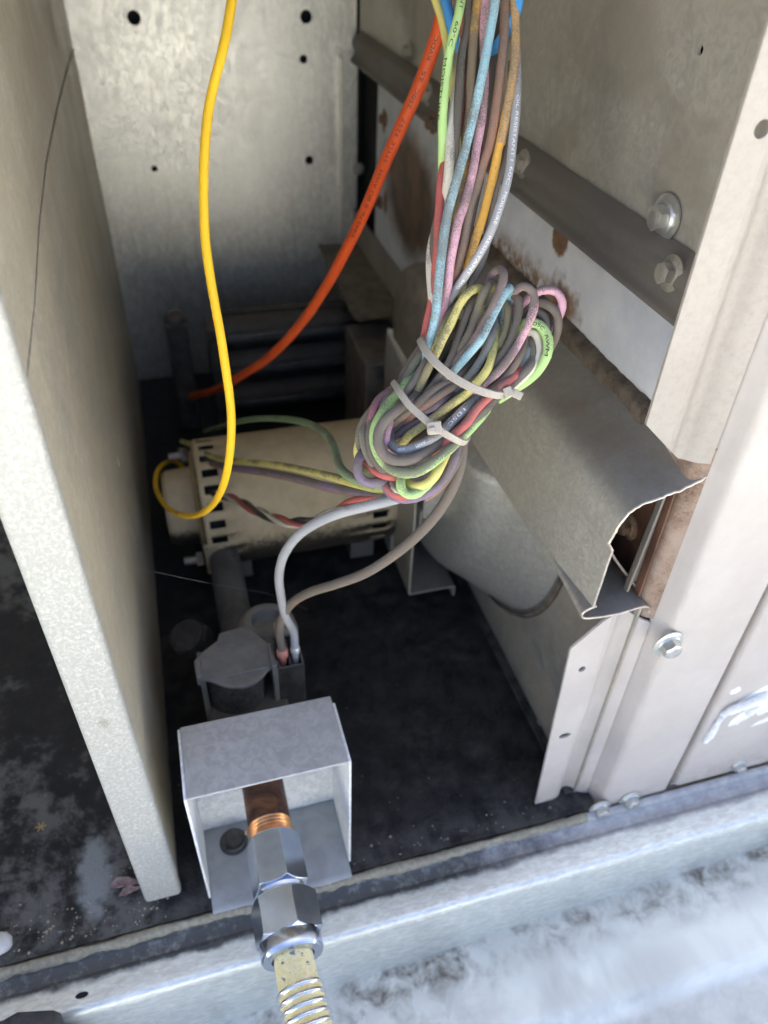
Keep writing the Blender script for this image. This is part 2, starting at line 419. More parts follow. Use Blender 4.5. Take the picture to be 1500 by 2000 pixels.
G_DUCT = galv('duct_galvanised', (.58, .56, .475), .4, (.43, .37, .255), .4, .42, 300, 1500, .35, None, duct_ex)
G_SCROLL = galv('scroll_galvanised', (.70, .70, .63), .16, (.45, .39, .27), .62, .36, 300, 1300, .12)
G_DARK = galv('dark_dusty_steel', (.20, .19, .175), .7, (.20, .17, .13), .35, .5, 200, 1200, .3, topdust=.3)
G_BRACKET = galv('bracket_zinc', (.90, .92, .87), .04, (.5, .48, .42), .08, .45, 260, 1200, .2)
G_BRTOP = galv('bracket_dusty_top', (.56, .55, .52), .45, (.42, .38, .33), .25, .55, 200, 1600, .5)
G_PLATE = galv('bracket_floor_zinc', (.42, .44, .45), .35, (.24, .23, .21), .4, .45, 60, 900, .2)
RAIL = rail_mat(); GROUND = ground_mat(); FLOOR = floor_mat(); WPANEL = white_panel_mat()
def paint_ex_mat(nm='ivory_paint', k=(1, 1, 1), grime=0.0):
    M = NT(nm); n = M.noise(24, 5, .65); fn = M.noise(420, 4, .65); sp = M.vor(70)
    c = M.mix(M.ramp(n, .3, .75), (.485, .445, .405), (.56, .52, .475))
    if grime: c = M.mix(M.math('MULTIPLY', M.ramp(M.noise(300, 5, .75), .42, .70), grime), c, (.30, .265, .215)); c = M.mix(.6, c, (.27, .245, .205))  # grime in the noise; flat darker mix offsets brighter light on the upper post
    low = M.math('MULTIPLY', M.ramp(M.sep(axis='z'), .03, .0), M.ramp(M.noise(120, 4, .7), .35, .65)); c = M.mix(M.math('MULTIPLY', low, .7), c, (.34, .31, .24))
    return M.set(c, .42, 0, bump=M.math('ADD', M.math('MULTIPLY', fn, 1.0), M.math('MULTIPLY', n, 4)), bdist=.0005, bstr=.35)
PAINT = paint_ex_mat(); PAINT_UPPER = paint_ex_mat('grimy_dimmed_ivory_paint', grime=.45)
SCREW = plain('zinc_screw', (.60, .62, .60), .3, .85, .1, 300, .15)
SCREW_D = plain('dull_screw', (.42, .40, .34), .4, .7, .2, 300, .5)
RUSTY = plain('rusty_screw', (.20, .11, .06), .6, .3, .3, 300, .3)
BLACKP = plain('black_plastic', (.012, .013, .015), .45, 0, .3, 200, .25, (.16, .15, .13), topdust=.5)
GREYCAP = plain('dusty_grey_cap', (.20, .195, .18), .6, .2, .12, 120, .5, (.27, .25, .215))
DARKV = plain('dark_void', (.008, .008, .008), .8, 0)
RUSTIN = plain('rust_brown_sheet', (.15, .075, .045), .6, .3, .4, 60, .3, (.10, .06, .05))
BROWNP = plain('brown_plate', (.13, .105, .075), .6, .2, .2, 60, .4)
STRIP = plain('dirty_gasket', (.085, .065, .045), .85, 0, .35, 120, .4, (.24, .20, .15), bstr=.6)
SEAL = plain('old_sealant', (.42, .39, .29), .7, 0, .35, 140, .55, (.07, .065, .055), bstr=.8, fine=400)
ZINC = plain('zinc_plated_nut', (.52, .58, .68), .20, .97, .06, 160, 0, bstr=.05)
COPPER = copper_mat(); THREAD = plain('bare_thread', (.70, .36, .16), .3, .85, .25, 200)
HOSE = hose_mat(); SLEEVE = sleeve_mat(); MOTOR = motor_mat()
NYLON = plain('nylon_tie', (.50, .455, .37), .5, 0, .1, 150, .55, (.36, .32, .27), topdust=.2, fine=1300)
WHITE = plain('white_sealant', (.86, .87, .86), .45, 0, .04, 200)
INK = plain('black_ink', (.03, .015, .012), .5, 0, 0); WINK = plain('white_ink', (.85, .85, .85), .5, 0, 0)
def lin(h): return tuple(((int(h[i:i + 2], 16) / 255 + .055) / 1.055) ** 2.4 for i in (0, 2, 4))

# ------------------------------------------------------------------ the setting
def gz(x, y):
    xx = max(-.35, min(.45, x)); h = -.067 + .075 * xx
    k = max(0, 1 - max(abs(x) - .6, 0) / 2); h = h * k + (-.08) * (1 - k)
    e = -.0745 - .043 * (x - .119); t = max(0, min(1, (e - y) / .006)); t = t * t * (3 - 2 * t)
    h -= .010 * t
    t2 = max(0, min(1, (y - .03) / .05)); h -= .05 * t2
    return h + .0012 * math.sin(37 * x + 5) * math.sin(61 * y)
gx = [-30, -12, -5, -2.5, -1.5, -1, -.7] + [-.5 + .02 * i for i in range(51)] + [.7, 1, 1.5, 2.5, 5, 12, 30]
gy = [-30, -12, -5, -2.5, -1.5, -1, -.7, -.5, -.4, -.3, -.22, -.18] + [-.15 + .003 * i for i in range(51)] + [.02, .05, .1, .3, .7, 1.5, 5, 12, 30]
g = MB(); g.v = [Vector((x, y, gz(x, y))) for x in gx for y in gy]; n = len(gy)
g.f = [(i * n + j, (i + 1) * n + j, (i + 1) * n + j + 1, i * n + j + 1) for i in range(len(gx) - 1) for j in range(n - 1)]
tag(g.build('ground', GROUND, smooth=80), 'white roof membrane with brown dirt along the foot of the metal base rail', kind='structure')
fl = MB(); fx = [-.63, -.3, -.2, -.1, 0, .1, .1930]; fy = [.0008, .1, .2, .3, .4, .5595]
fl.v = [Vector((x, y, 0)) for x in fx for y in fy]; n = len(fy)
fl.f = [(i * n + j, (i + 1) * n + j, (i + 1) * n + j + 1, i * n + j + 1) for i in range(len(fx) - 1) for j in range(n - 1)]
fo = fl.build('floor', FLOOR, smooth=0); tag(fo, 'black stained floor pan of the cabinet', kind='structure')
md = fo.modifiers.new('thickness', 'SOLIDIFY'); md.thickness = .0015; md.offset = -1

# ------------------------------------------------------------------ screws
SCR = {}
def screw(parent, pos, normal, k=1.0, mat=SCREW, name='screw', washer=1.0, roll=0.3):
    key = (mat.name, washer)
    if key not in SCR:
        b = MB(); b.lathe([(0, .0078 * washer), (.0009, .0080 * washer), (.0013, .0072 * washer), (.0015, .0060), (.0022, .0054)], (0, 0, 0), (0, 0, 1), 32)
        b.hexnut((0, 0, .0019), (0, 0, 1), 0, .0046, .0050, .0006)
        b.lathe([(0, .0031), (.0004, .0029), (.0005, .0022)], (0, 0, .0062), (0, 0, 1), 24)
        o = b.build(name, mat, None, smooth=35); SCR[key] = o.data; ORG.pop(o); bpy.data.objects.remove(o)
    o = bpy.data.objects.new(name, SCR[key]); COL.objects.link(o)
    org = ORG[parent]; o.parent = parent; o.location = Vector(pos) - org
    q = Vector(normal).to_track_quat('Z', 'Y'); o.rotation_mode = 'QUATERNION'; o.rotation_quaternion = q @ Quaternion((0, 0, 1), roll)
    o.scale = (k, k, k); ORG[o] = Vector(pos); return o

HT = .62   # cabinet height, set by how much sky light the bay gets
# ------------------------------------------------------------------ base rail under the opening
XZ = lambda u, v, w: (w, u, v)             # profile (y, z) run along x
t = thing('base_rail', 'long galvanised base rail with a bright folded edge running under the opening', 'rail', (0, -.014, -.075))
b = MB(); b.sheet([(-.0006, -.0012), (-.0032, -.0016), (-.0045, -.0052), (-.0118, -.0062), (-.0136, -.0044), (-.0262, -.0052), (-.0280, -.0085), (-.0280, -.095), (-.020, -.095)], .0014, XZ, -.62, .9, .0016, 4, 60)
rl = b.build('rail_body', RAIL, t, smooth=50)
h = atz(160, 1944, -.0043)
b = MB(); b.v = [Vector((h.x + .0030 * math.cos(i * .2618), h.y + .0014 * math.sin(i * .2618), -.0043 + j * .0003)) for j in (0, 1) for i in range(24)]; b.f = [tuple(range(24, 48))] + [(i, (i + 1) % 24, 24 + (i + 1) % 24, 24 + i) for i in range(24)]; b.build('rivet_hole', DARKV, t)  # flat black disc drawn in place of the dark inside a hole
b = MB(); nS = 420; NO = __import__('mathutils').noise
for i in range(nS + 1):
    x = -.62 + .805 * i / nS; q = lambda k_, f_: NO.noise(Vector((x * f_, k_ * 7.3, 1.7)))
    wd = .0022 + .0009 * q(1, 70) + .0007 * q(2, 260); hg = .0006 + .0006 * q(3, 90) + .0005 * q(4, 300); cy_ = -.0022 + .0007 * q(5, 40)
    for yy, zz in ((wd, -.006), (wd, hg * .2 - .0008), (wd * .5, hg), (-.1 * wd, hg * 1.2 + .0003 * q(6, 500)), (-.6 * wd, hg * .8 - .0004), (-wd, -.0012), (-wd, -.006)): b.v.append(Vector((x, cy_ + yy, zz)))
for i in range(nS):
    for j in range(6): p_ = i * 7 + j; b.f.append((p_, p_ + 7, p_ + 8, p_ + 1))
b.f += [tuple(range(6, -1, -1)), tuple(range(nS * 7, nS * 7 + 7))]
b.build('sealant_strip', SEAL, t, smooth=70)

P_ = [aty(x, y, -.034) for x, y in ((-60, 2012), (0, 1994), (34, 1975), (106, 1971), (119, 1976), (124, 1988), (129, 2003))]
P_ = [(p.x, p.z) for p in P_]; P_ += [(P_[-1][0] + .006, -.072), (P_[0][0], -.072)]
t = thing('plastic_case', 'corner of a dark grey plastic case standing on the roof against the base rail', 'case', (-.11, -.038, -.073))
b = MB(); b.plate(P_, [], .0085, lambda u, v, w: (u, -.0425 + w, v)); b.build('shell', plain('case_black', (.018, .020, .026), .5, 0, .15, 120, .1), t, bevel=.001)

# ------------------------------------------------------------------ partition on the left
t = thing('partition_panel', 'tall galvanised partition with a pale front flange dividing the two bays', 'panel', (-.048, .28, 0))
XY = lambda u, v, w: (u, v, w)
b = MB(); b.sheet([(-.0572, .040), (-.0572, .0122), (-.0402, .0122), (-.0402, .0165)], .0013, XY, .0035, HT, .0022, 5, 8)
b.build('front_flange', G_BRIGHT, t, smooth=60)
def rect(y0, y1, z0, z1): return [(y0, z0), (y1, z0), (y1, z1), (y0, z1)]
slots = [rect(.190, .196, .143, .151), rect(.2035, .208, .117, .126), rect(.168, .173, .095, .125), rect(.181, .184, .088, .118)]
b = MB(); b.plate([(.0166, .0006), (.545, .0006), (.545, .2945), (.47, .2985), (.40, .3020), (.29, .3068), (.187, .3090), (.12, .3062), (.0686, .3005), (.0166, .2984)], slots, .0012, lambda u, v, w: (-.0408 - w, u, v)); b2 = MB(); b2.box(-.0465, -.0455, .15, .23, .07, .17); b2.box(-.0465, -.0455, .02, .545, .27, .33); b2.build('slot_backing', DARKV, t)  # black sheets added behind slots and groove so they read dark
b.build('side_sheet', G_FACE, t, smooth=0)
b = MB(); b.sheet([(.0155, .3012), (.2, .3012), (.45, .2985), (.544, .297)], .0012, lambda u, v, w: (w, u, v), -.0408, -.0398)
b2 = MB(); b2.plate([(.0150, .2986), (.0686, .3007), (.12, .3067), (.187, .3099), (.29, .3081), (.40, .3036), (.47, .3002), (.544, .2963), (.544, HT), (.0150, HT)], [], .0011, lambda u, v, w: (-.0424 + w, u, v))
b2.build('upper_sheet', G_FACE, t)
b = MB(); b.box(-.0570, -.0412, .0131, .0145, .0006, .006); b.build('foot_tab', G_BRIGHT, t)

# ------------------------------------------------------------------ back wall
t = thing('back_panel', 'pale galvanised back wall with a few round bolt holes', 'panel', (.07, .547, 0))
hs = [circ(*q) for q in ((.0079, .3145, .0052), (.1435, .3146, .0050), (.1403, .2843, .0034), (.1426, .2041, .0038), (.0061, .2031, .0027))]
b = MB(); b.plate([(-.62, .0), (.186, 0), (.186, HT), (-.62, HT)], hs, .0014, lambda u, v, w: (u, .5465 + w, v)); b.build('sheet', G_BACK, t, smooth=0)
b = MB(); b.box(-.65, .95, .5605, .562, -.12, HT); b.build('rear_skin', DARKV, t)  # unseen sheet closing the back corners against light leaks
b = MB(); b.plate([(.1715, .001), (.1872, .001), (.1872, .2985), (.1715, .287)], [], .0016, lambda u, v, w: (u, .5462 - w, v)); b.build('corner_flange', G_BACK, t, bevel=.0006)
b = MB(); b.box(.1705, .1722, .535, .5462, .001, .2862); b.build('corner_flange', G_BACK, t, bevel=.0004)
screw(t, aty(700, 330, .544), (0, -1, 0), .7, SCREW_D)
for q in ((590, 116), (604, 313)): 
    pass

# ------------------------------------------------------------------ unseen cabinet top that shades the bay
t = thing('cabinet_top', 'unseen top cover of the cabinet added to shade the open bay', 'cover', (.2, .25, HT))  # out of view; put in to keep sky and sun off the bay
b = MB(); b.box(-.65, .95, -.012, .60, HT + .0005, HT + .004); b.build('cover_sheet', PAINT, t)
b = MB(); b.box(-.65, .95, -.0135, -.0121, HT - .035, HT + .004); b.build('drip_edge', PAINT, t)
b = MB(); b.box(-.65, -.635, 0.0, .60, 0, HT); b.build('end_wall', PAINT, t)

# ------------------------------------------------------------------ wall on the right: upper sheet, rail, white panel, lower sheet
t = thing('side_wall', 'dull galvanised side wall above the bolted rail', 'panel', (.189, .28, .29))
YZ = lambda x: (lambda u, v, w: (x + w, u, v))
hh = atx(1367, 98, .188)
b = MB(); b.plate([(.014, .2865), (.546, .2865), (.546, HT), (.014, HT)], [circ(hh.y, hh.z, .0016, 12)], .0012, YZ(.1882)); b.build('sheet', G_SIDE, t, smooth=0)
b = MB(); b.box(.1935, .1945, .014, .56, -.05, HT); b.build('outer_skin', DARKV, t)
screw(t, atx(1303, 424, .1875), (-1, 0, 0), 1.0, SCREW, washer=1.08)
for q in ((800, 100), (735, 105)): screw(t, atx(*q, .1875), (-1, 0, 0), .8, SCREW_D)
t = thing('wall_rail', 'dark dusty rail screwed along the side wall above the white band', 'rail', (.184, .28, .286))
b = MB(); b.sheet([(.1878, .3058), (.1862, .3048), (.1815, .3012), (.1800, .2968), (.1822, .2920), (.1812, .2880), (.1782, .2856), (.1786, .2843)], .0012, lambda u, v, w: (u, w, v), .0165, .535, .0015, 4, 20); b.v = [Vector((p.x, max(p.y, .0205), p.z)) for p in b.v]
b.build('rail_body', G_DARK, t, smooth=50)
for q, mt in (((1313, 534), SCREW_D), ((1024, 320), SCREW_D), ((838, 185), SCREW_D), ((848, 240), RUSTY)): screw(t, atx(*q, .1815), (-1, 0, .1), .85, mt)
t = thing('rusty_wall_sheet', 'pale blue white panel stained with brown rust on the side wall', 'panel', WB)
b = MB(); b.plate([(.046, .158), (.478, .1575), (.478, .2875), (.046, .2875)], [], .0012, YZ(.1866)); b.build('painted_sheet', WPANEL, t, bevel=.0003)
for q in ((752, 232), (743, 395)): screw(t, atx(*q, .186), (-1, 0, 0), .7, RUSTY)
t = thing('gasket_strip', 'dark brown dirty gasket lying between the white panel and the duct', 'gasket', (.185, .15, .238))
b = MB(); nS = 200
for i in range(nS + 1):
    y = .046 + .215 * i / nS; q = lambda k_, f_: NO.noise(Vector((y * f_, k_ * 5.3, 4.7)))
    xx = .1818 + .0008 * q(1, 60) + .0005 * q(2, 300); zt = .2435 + .0010 * q(3, 45) + .0006 * q(4, 220); zb_ = .2352 + .0006 * q(5, 80)
    for x_, z_ in ((.1866, zt + .0006), (.1845, zt), (xx + .0006, zt - .0014), (xx, (zt + zb_) / 2 + .0004 * q(6, 400)), (xx + .0004, zb_), (.1866, zb_)): b.v.append(Vector((x_, y, z_)))
for i in range(nS):
    for j in range(5): p_ = i * 6 + j; b.f.append((p_, p_ + 6, p_ + 7, p_ + 1))
b.f += [tuple(range(5, -1, -1)), tuple(range(nS * 6, nS * 6 + 6))]
b.build('strip', STRIP, t, smooth=70)
t = thing('lower_side_panel', 'dark galvanised sheet standing on the black floor under the duct', 'panel', (.185, .2, 0))
b = MB(); b.plate([(.0125, .0006), (.545, .0006), (.545, .159), (.0125, .159)], [], .0012, YZ(.1842)); b.build('sheet', G_LOW, t, smooth=0)
screw(t, atx(1050, 1422, .1838), (-1, 0, 0), .8, SCREW_D)
b = MB(); b.box(.1780, .1841, .0125, .545, .0004, .0022); b.build('floor_seam', FLOOR, t, bevel=.0006)

# ------------------------------------------------------------------ duct with a hollow cut end
t = thing('duct', 'bent galvanised duct along the side wall with a hollow raw cut end', 'duct', (.172, .13, .157))
prof = [(.1950, .2365), (.1925, .2315), (.1885, .2285), (.184, .2265), (.177, .2247), (.170, .2232), (.1640, .2208), (.1605, .2165), (.1585, .2110), (.1575, .2065), (.1566, .2036), (.1594, .1992), (.1590, .190), (.1587, .180), (.1584, .1655)]
rear = [(.1868, .2405), (.1862, .2390), (.1850, .2370), (.182, .2345), (.176, .2305), (.170, .2262), (.1645, .2222), (.1608, .2172), (.1585, .2110), (.1575, .2065), (.1570, .2036), (.1572, .1992), (.1570, .186), (.1568, .172), (.1566, .1588)]
JAG = lambda i: .0010 * NO.noise(Vector((i * .31, 3.3, 0))) + .0006 * NO.noise(Vector((i * .9, 8.3, 0))) if i < 34 else .0003 * NO.noise(Vector((i * .5, 1.3, 0)))
b = MB(); secs = [(.0118, 0.0), (.018, .12), (.028, .45), (.04, .8), (.055, 1), (.12, 1), (.18, 1), (.238, 1)]
def fine(pp):
    q = []
    for i in range(len(pp) - 1):
        a_, c_ = Vector(pp[i]), Vector(pp[i + 1])
        for k in range(4): q.append(a_ + (c_ - a_) * k / 4)
    q.append(Vector(pp[-1])); return q
pf, pr = fine(prof), fine(rear); kk = len(pf)
# soften the curve, keep the kink
for pp in (pf, pr):
    for _ in range(3):
        cp = [p.copy() for p in pp]
        for i in range(1, kk - 1):
            if abs(i - 40) > 3 and abs(i - 44) > 3: pp[i] = (cp[i - 1] + cp[i] * 2 + cp[i + 1]) / 4
for si, (y, f_) in enumerate(secs):
    pl = [a_.lerp(c_, f_) for a_, c_ in zip(pf, pr)]
    L_, R_ = offset(pl, .0006), offset(pl, -.0006)
    jag = lambda i: (JAG(i) if si == 0 else 0)
    b.v += [Vector((p.x, y + jag(i), p.y)) for i, p in enumerate(L_)] + [Vector((p.x, y + jag(i), p.y)) for i, p in enumerate(R_)]
N = 2 * kk
for s_ in range(len(secs) - 1):
    o = s_ * N
    for i in range(kk - 1):
        b.f += [(o + i, o + i + 1, o + N + i + 1, o + N + i), (o + kk + i + 1, o + kk + i, o + N + kk + i, o + N + kk + i + 1)]
    b.f += [(o, o + N, o + N + kk, o + kk), (o + kk - 1, o + 2 * kk - 1, o + N + 2 * kk - 1, o + N + kk - 1)]
for i in range(kk - 1): b.f.append((i + 1, i, kk + i, kk + i + 1))
b.build('cover', G_DUCT, t, smooth=45)
BR_EDGE = plain('raw_cut_edge', (.62, .56, .48), .35, HT, .15, 400)
b = MB(); b.sheet([(.1598, .1662), (.1575, .1655), (.1560, .1648), (.1546, .1640), (.1536, .1624), (.1541, .1603), (.1560, .1590), (.165, .1578), (.174, .1577), (.182, .1590), (.1862, .1590), (.1885, .1575), (.1892, .1545)], .0011, lambda u, v, w: (u, w, v), .0118, .238, .0012, 4, 12); b.v = [Vector((p.x + .0026 * min(1, max(0, p.y - .012) / .03) * (1 if p.x < .16 else 0), p.y, p.z)) for p in b.v]
b.build('bottom_hem', G_DUCT, t, smooth=45)
e = MB(); pl = [a_ for a_ in pf]
e.tube([Vector((p.x, .0117 + JAG(i), p.y)) for i, p in enumerate(pl)], .00066, 6); e.build('cut_edge', BR_EDGE, t, smooth=80)
e = MB(); pl = fillet([(.1598, .1662), (.1575, .1655), (.1560, .1648), (.1546, .1640), (.1536, .1624), (.1541, .1603), (.1560, .1590), (.165, .1578), (.174, .1577), (.182, .1590), (.1862, .1590), (.1885, .1575), (.1892, .1545)], .0012, 4)
e.tube([Vector((p.x, .0117, p.y)) for p in pl], .0006, 6); e.build('cut_edge', BR_EDGE, t, smooth=80)
b = MB(); b.plate([(.0165, .1605), (.2, .1605), (.2, .2265), (.0165, .2265)], [], .001, YZ(.1848)); b.build('inner_plate', RUSTIN, t, smooth=0)
screw(t, atx(1230, 1026, .1846), (-1, 0, 0), .85, RUSTY)
b = MB(); b.sheet([(.1846, .0215), (.1780, .0195), (.1778, .0160)], .001, lambda u, v, w: (u + (w - .168) * .05, v, w), .166, .2215, .001, 3); b.build('inner_strip', G_DARK, t)
b = MB(); b.sheet([(.1606, .1975), (.1700, .1830), (.1845, .1640)], .001, lambda u, v, w: (u, w, v), .020, .12, .002, 3); b.build('inner_flap', G_DARK, t)

# ------------------------------------------------------------------ painted corner post, front skin and door
def strip_plate(b, outline, holes, y, th=.0012): b.plate(outline, holes, th, lambda u, v, w: (u, y + w, v))
def joggle(b, cols, zl, zh, th=.0012, nz=10):
    k = len(cols)
    P = [Vector((c_[0], c_[1])) for c_ in cols]; Bk = offset(P, th)
    for side in (P, Bk):
        for p, q in zip(P, side):
            for j in range(nz + 1): b.v.append(Vector((q.x, q.y, zl(p.x) + (zh(p.x) - zl(p.x)) * j / nz)))
    return k
def grid_faces(b, base, k, nz):
    m = nz + 1; o2 = base + k * m
    for i in range(k - 1):
        for j in range(nz):
            a_ = base + i * m + j; b.f.append((a_, a_ + m, a_ + m + 1, a_ + 1)); a_ = o2 + i * m + j; b.f.append((a_ + 1, a_ + m + 1, a_ + m, a_))
        for j in (0, nz): a_ = base + i * m + j; c_ = o2 + i * m + j; b.f.append((a_, c_, c_ + m, a_ + m))
    for i in (0, k - 1):
        for j in range(nz): a_ = base + i * m + j; c_ = o2 + i * m + j; b.f.append((a_, a_ + 1, c_ + 1, c_))
def smoothcols(pts, n=5):
    v = fillet(pts, .003, n); return [(p.x, p.y) for p in v]
t = thing('corner_post', 'ivory painted corner post cut away where the duct end pokes through', 'post', (.2, .008, -.008))
JG = smoothcols([(.1700, .0115), (.1740, .0125), (.1775, .0168), (.1815, .0168), (.1860, .0125), (.1912, .0105)])
b = MB(); strip_plate(b, [(.1590, .0006), (.1700, .0006), (.1700, .1572), (.1659, .1541), (.1530, .1392)], [circ(.1625, .1219, .0019, 14), circ(.1645, .0667, .0028, 16, 1.25, .75)], .0115)
n0 = len(b.v); k = joggle(b, JG, lambda x: .0006, lambda x: .1572 - (x - .17) * .45); grid_faces(b, n0, k, 10)
b.build('lower_flange', PAINT, t, smooth=45)
b = MB(); strip_plate(b, [(.1576, .2609), (.1700, .2489), (.1700, HT), (.1600, HT)], [circ(.1668, .358, .0026, 16)], .0115)
n0 = len(b.v); k = joggle(b, JG, lambda x: max(.2385, .2489 - (x - .17) * .95), lambda x: HT, nz=14); grid_faces(b, n0, k, 14)
b.build('upper_flange', PAINT_UPPER, t, smooth=45)
SK = smoothcols([(.1918, .0122), (.1935, .0090), (.1965, .0014), (.2050, .0010), (.2385, .0010), (.2398, .0030)])
b = MB(); n0 = 0; k = joggle(b, SK, lambda x: -.0075, lambda x: HT); grid_faces(b, n0, k, 10); b.build('front_skin', PAINT, t, smooth=50)
b = MB(); b.box(.2392, .2403, .0034, .03, -.0075, HT); b.build('skin_return', PAINT, t)
RUSTP = plain('rusty_paint', (.24, .125, .065), .55, 0, .5, 70, .75, (.33, .29, .25))
b = MB(); b.sheet([(.1862, .034), (.1872, .0150), (.1892, .0128), (.1925, .0112)], .001, XY, .150, .2450, .002, 4); b.build('inner_return', RUSTP, t)
for q, k_ in (((1303, 1256), .95), ((1170, 1577), .9), ((1229, 1559), .9)): screw(t, aty(*q, .0009), (0, -1, 0), k_, SCREW, roll=random.random())
t = thing('door_panel', 'ivory painted access panel beyond the narrow dark seam', 'panel', (.5, .005, 0))
b = MB(); b.sheet([(.2442, .020), (.2442, .0012), (.9, .0012)], .0012, XY, .0015, HT, .0026, 4, 6); b.build('sheet', PAINT, t, smooth=50)
b = MB(); b.box(.2425, .9, .0030, .0045, -.0075, .0012); b.build('bottom_return', PAINT, t)
screw(t, aty(1441, 1494, .0009), (0, -1, 0), .7, SCREW, roll=.7)
b = MB(); b.box(.234, .9, .0215, .0225, -.02, HT); b.build('backing', DARKV, t)
t = thing('sealant_blob', 'wrinkled blob of bright white sealant smeared on the ivory access panel', 'sealant', tuple(aty(1440, 1400, .0008)))
b = MB()
def blob(path, r):
    i0_ = len(b.v); b.tube(spline([aty(x, y, .0006 - z) for x, y, z in path], .0006), r, 14)
    for v in b.v[i0_:]: v += Vector((NO.noise(v * 420), NO.noise(v * 420 + Vector((9, 3, 1))), NO.noise(v * 380 + Vector((2, 7, 5))))) * .0009
def patch(cx_, cy_, rx, ry, hgt, ang, sd_):
    """thin skin of sealant pressed on the panel, ragged at the rim"""
    i0_ = len(b.v); nr, na = 9, 40; ca, sa_ = math.cos(ang), math.sin(ang); c_ = aty(cx_, cy_, .0009)
    for i in range(nr):
        f_ = i / (nr - 1)
        for j in range(na):
            th = 2 * math.pi * j / na; rag = 1 + .28 * NO.noise(Vector((math.cos(th) * 2.2, math.sin(th) * 2.2, sd_)))
            x_, z_ = rx * f_ * rag * math.cos(th), ry * f_ * rag * math.sin(th); X_, Z_ = x_ * ca - z_ * sa_, x_ * sa_ + z_ * ca
            q_ = Vector((X_ * 520, sd_, Z_ * 520)); h_ = hgt * (1 - f_ ** 3) * (.55 + .75 * abs(NO.noise(q_)) + .45 * NO.noise(q_ * 2.3))
            b.v.append(Vector((c_.x + X_, .0009 - max(0, h_) + (.0004 if i == nr - 1 else 0), c_.z + Z_)))
    for i in range(nr - 1):
        for j in range(na):
            p_, q_ = i0_ + i * na + j, i0_ + i * na + (j + 1) % na; b.f.append((p_, q_, q_ + na, p_ + na))
patch(1475, 1360, .0125, .0062, .0022, .62, 1.3); patch(1452, 1398, .0105, .0055, .0014, .75, 4.1); patch(1510, 1372, .012, .009, .0022, .5, 7.7); patch(1436, 1348, .0040, .0030, .0012, .4, 9.2); patch(1496, 1405, .010, .0030, .0010, .3, 12.2)
blob([(1377, 1447, .0003), (1386, 1436, .0008), (1398, 1418, .0013), (1410, 1400, .0014)], lambda s_: .0019 * (.7 + .4 * math.sin(math.pi * min(1, s_ + .2))))
blob([(1410, 1397, .0012), (1428, 1388, .0028), (1450, 1380, .0034), (1472, 1371, .0034), (1500, 1358, .003)], lambda s_: .0021 * (.8 + .25 * math.sin(math.pi * s_)))
blob([(1459, 1393, .0026), (1470, 1386, .0036), (1482, 1377, .0032), (1496, 1366, .0026)], lambda s_: .0024 * (.7 + .35 * math.sin(math.pi * s_)))
b.build('smear', WHITE, t, smooth=70)

# ------------------------------------------------------------------ blower motor and inducer housing
AX = Vector((0, .26, .0565)); MR = .046
t = thing('blower_motor', 'dusty tan cylindrical electric motor with square vent slots round both ends', 'motor', (.07, .26, .0))
n = 96; xs = [0.0, .0022, .0040, .0145, .03, .06, .09, .116, .127, .1315, .1335, .1385]
rs = [MR - .0012, MR, MR, MR, MR, MR, MR, MR, MR, MR, MR, MR - .0006]
b = MB()
for x, r in zip(xs, rs):
    for j in range(n):
        a = 2 * math.pi * j / n; b.v.append(Vector((x, AX.y - r * math.cos(a), AX.z + r * math.sin(a))))
for i in range(len(xs) - 1):
    for j in range(n):
        if i in (2, 7) and j % 4 in (0, 1) and not (i == 7 and 3 < j < 44): continue
        p = i * n + j; q = i * n + (j + 1) % n; b.f.append((p, q, q + n, p + n))
sh = b.build('shell', MOTOR, t, smooth=50); md = sh.modifiers.new('thickness', 'SOLIDIFY'); md.thickness = .0012; md.offset = -1
b = MB(); b.lathe([(.001, .040), (.137, .040)], (0, AX.y, AX.z), (1, 0, 0), 32); b.build('core', DARKV, t)
b = MB(); b.lathe([(-.0006, .0445), (-.0012, .040), (-.0030, .034), (-.0035, .0275), (-.021, .0265), (-.0235, .0245), (-.0240, .012)], (0, AX.y, AX.z), (1, 0, 0), 40); b.build('end_cap', MOTOR, t, smooth=35)
b = MB(); b.lathe([(.1380, .0445), (.1400, .040), (.1415, .03)], (0, AX.y, AX.z), (1, 0, 0), 40); b.build('end_bell', MOTOR, t, smooth=35)
for an in (-38, 150):
    a = math.radians(an); py, pz = AX.y - .0395 * math.cos(a), AX.z + .0395 * math.sin(a)
    b = MB(); b.hexnut((-.0035, py, pz), (-1, 0, 0), 0, .005, .0055, .0005); b.lathe([(0, .0028), (.0125, .0028), (.013, .002)], (-.004, py, pz), (-1, 0, 0), 14); b.build('stud', plain('stud_steel', (.45, .42, .38), .4, .7, .2, 300, .35), t, smooth=35)
b = MB(); b.sheet([(.236, .024), (.236, .0008), (.285, .0008), (.285, .024)], .002, lambda u, v, w: (w, u, v), .012, .030, .002, 3); b.build('foot', G_DARK, t)
b = MB(); b.sheet([(.236, .024), (.236, .0008), (.285, .0008), (.285, .024)], .002, lambda u, v, w: (w, u, v), .105, .123, .002, 3); b.build('foot', G_DARK, t)
b = MB(); b.box(-.0022, .0120, .2140, .2160, .0300, .0560); b.build('cover_plate', MOTOR, t, bevel=.0006)

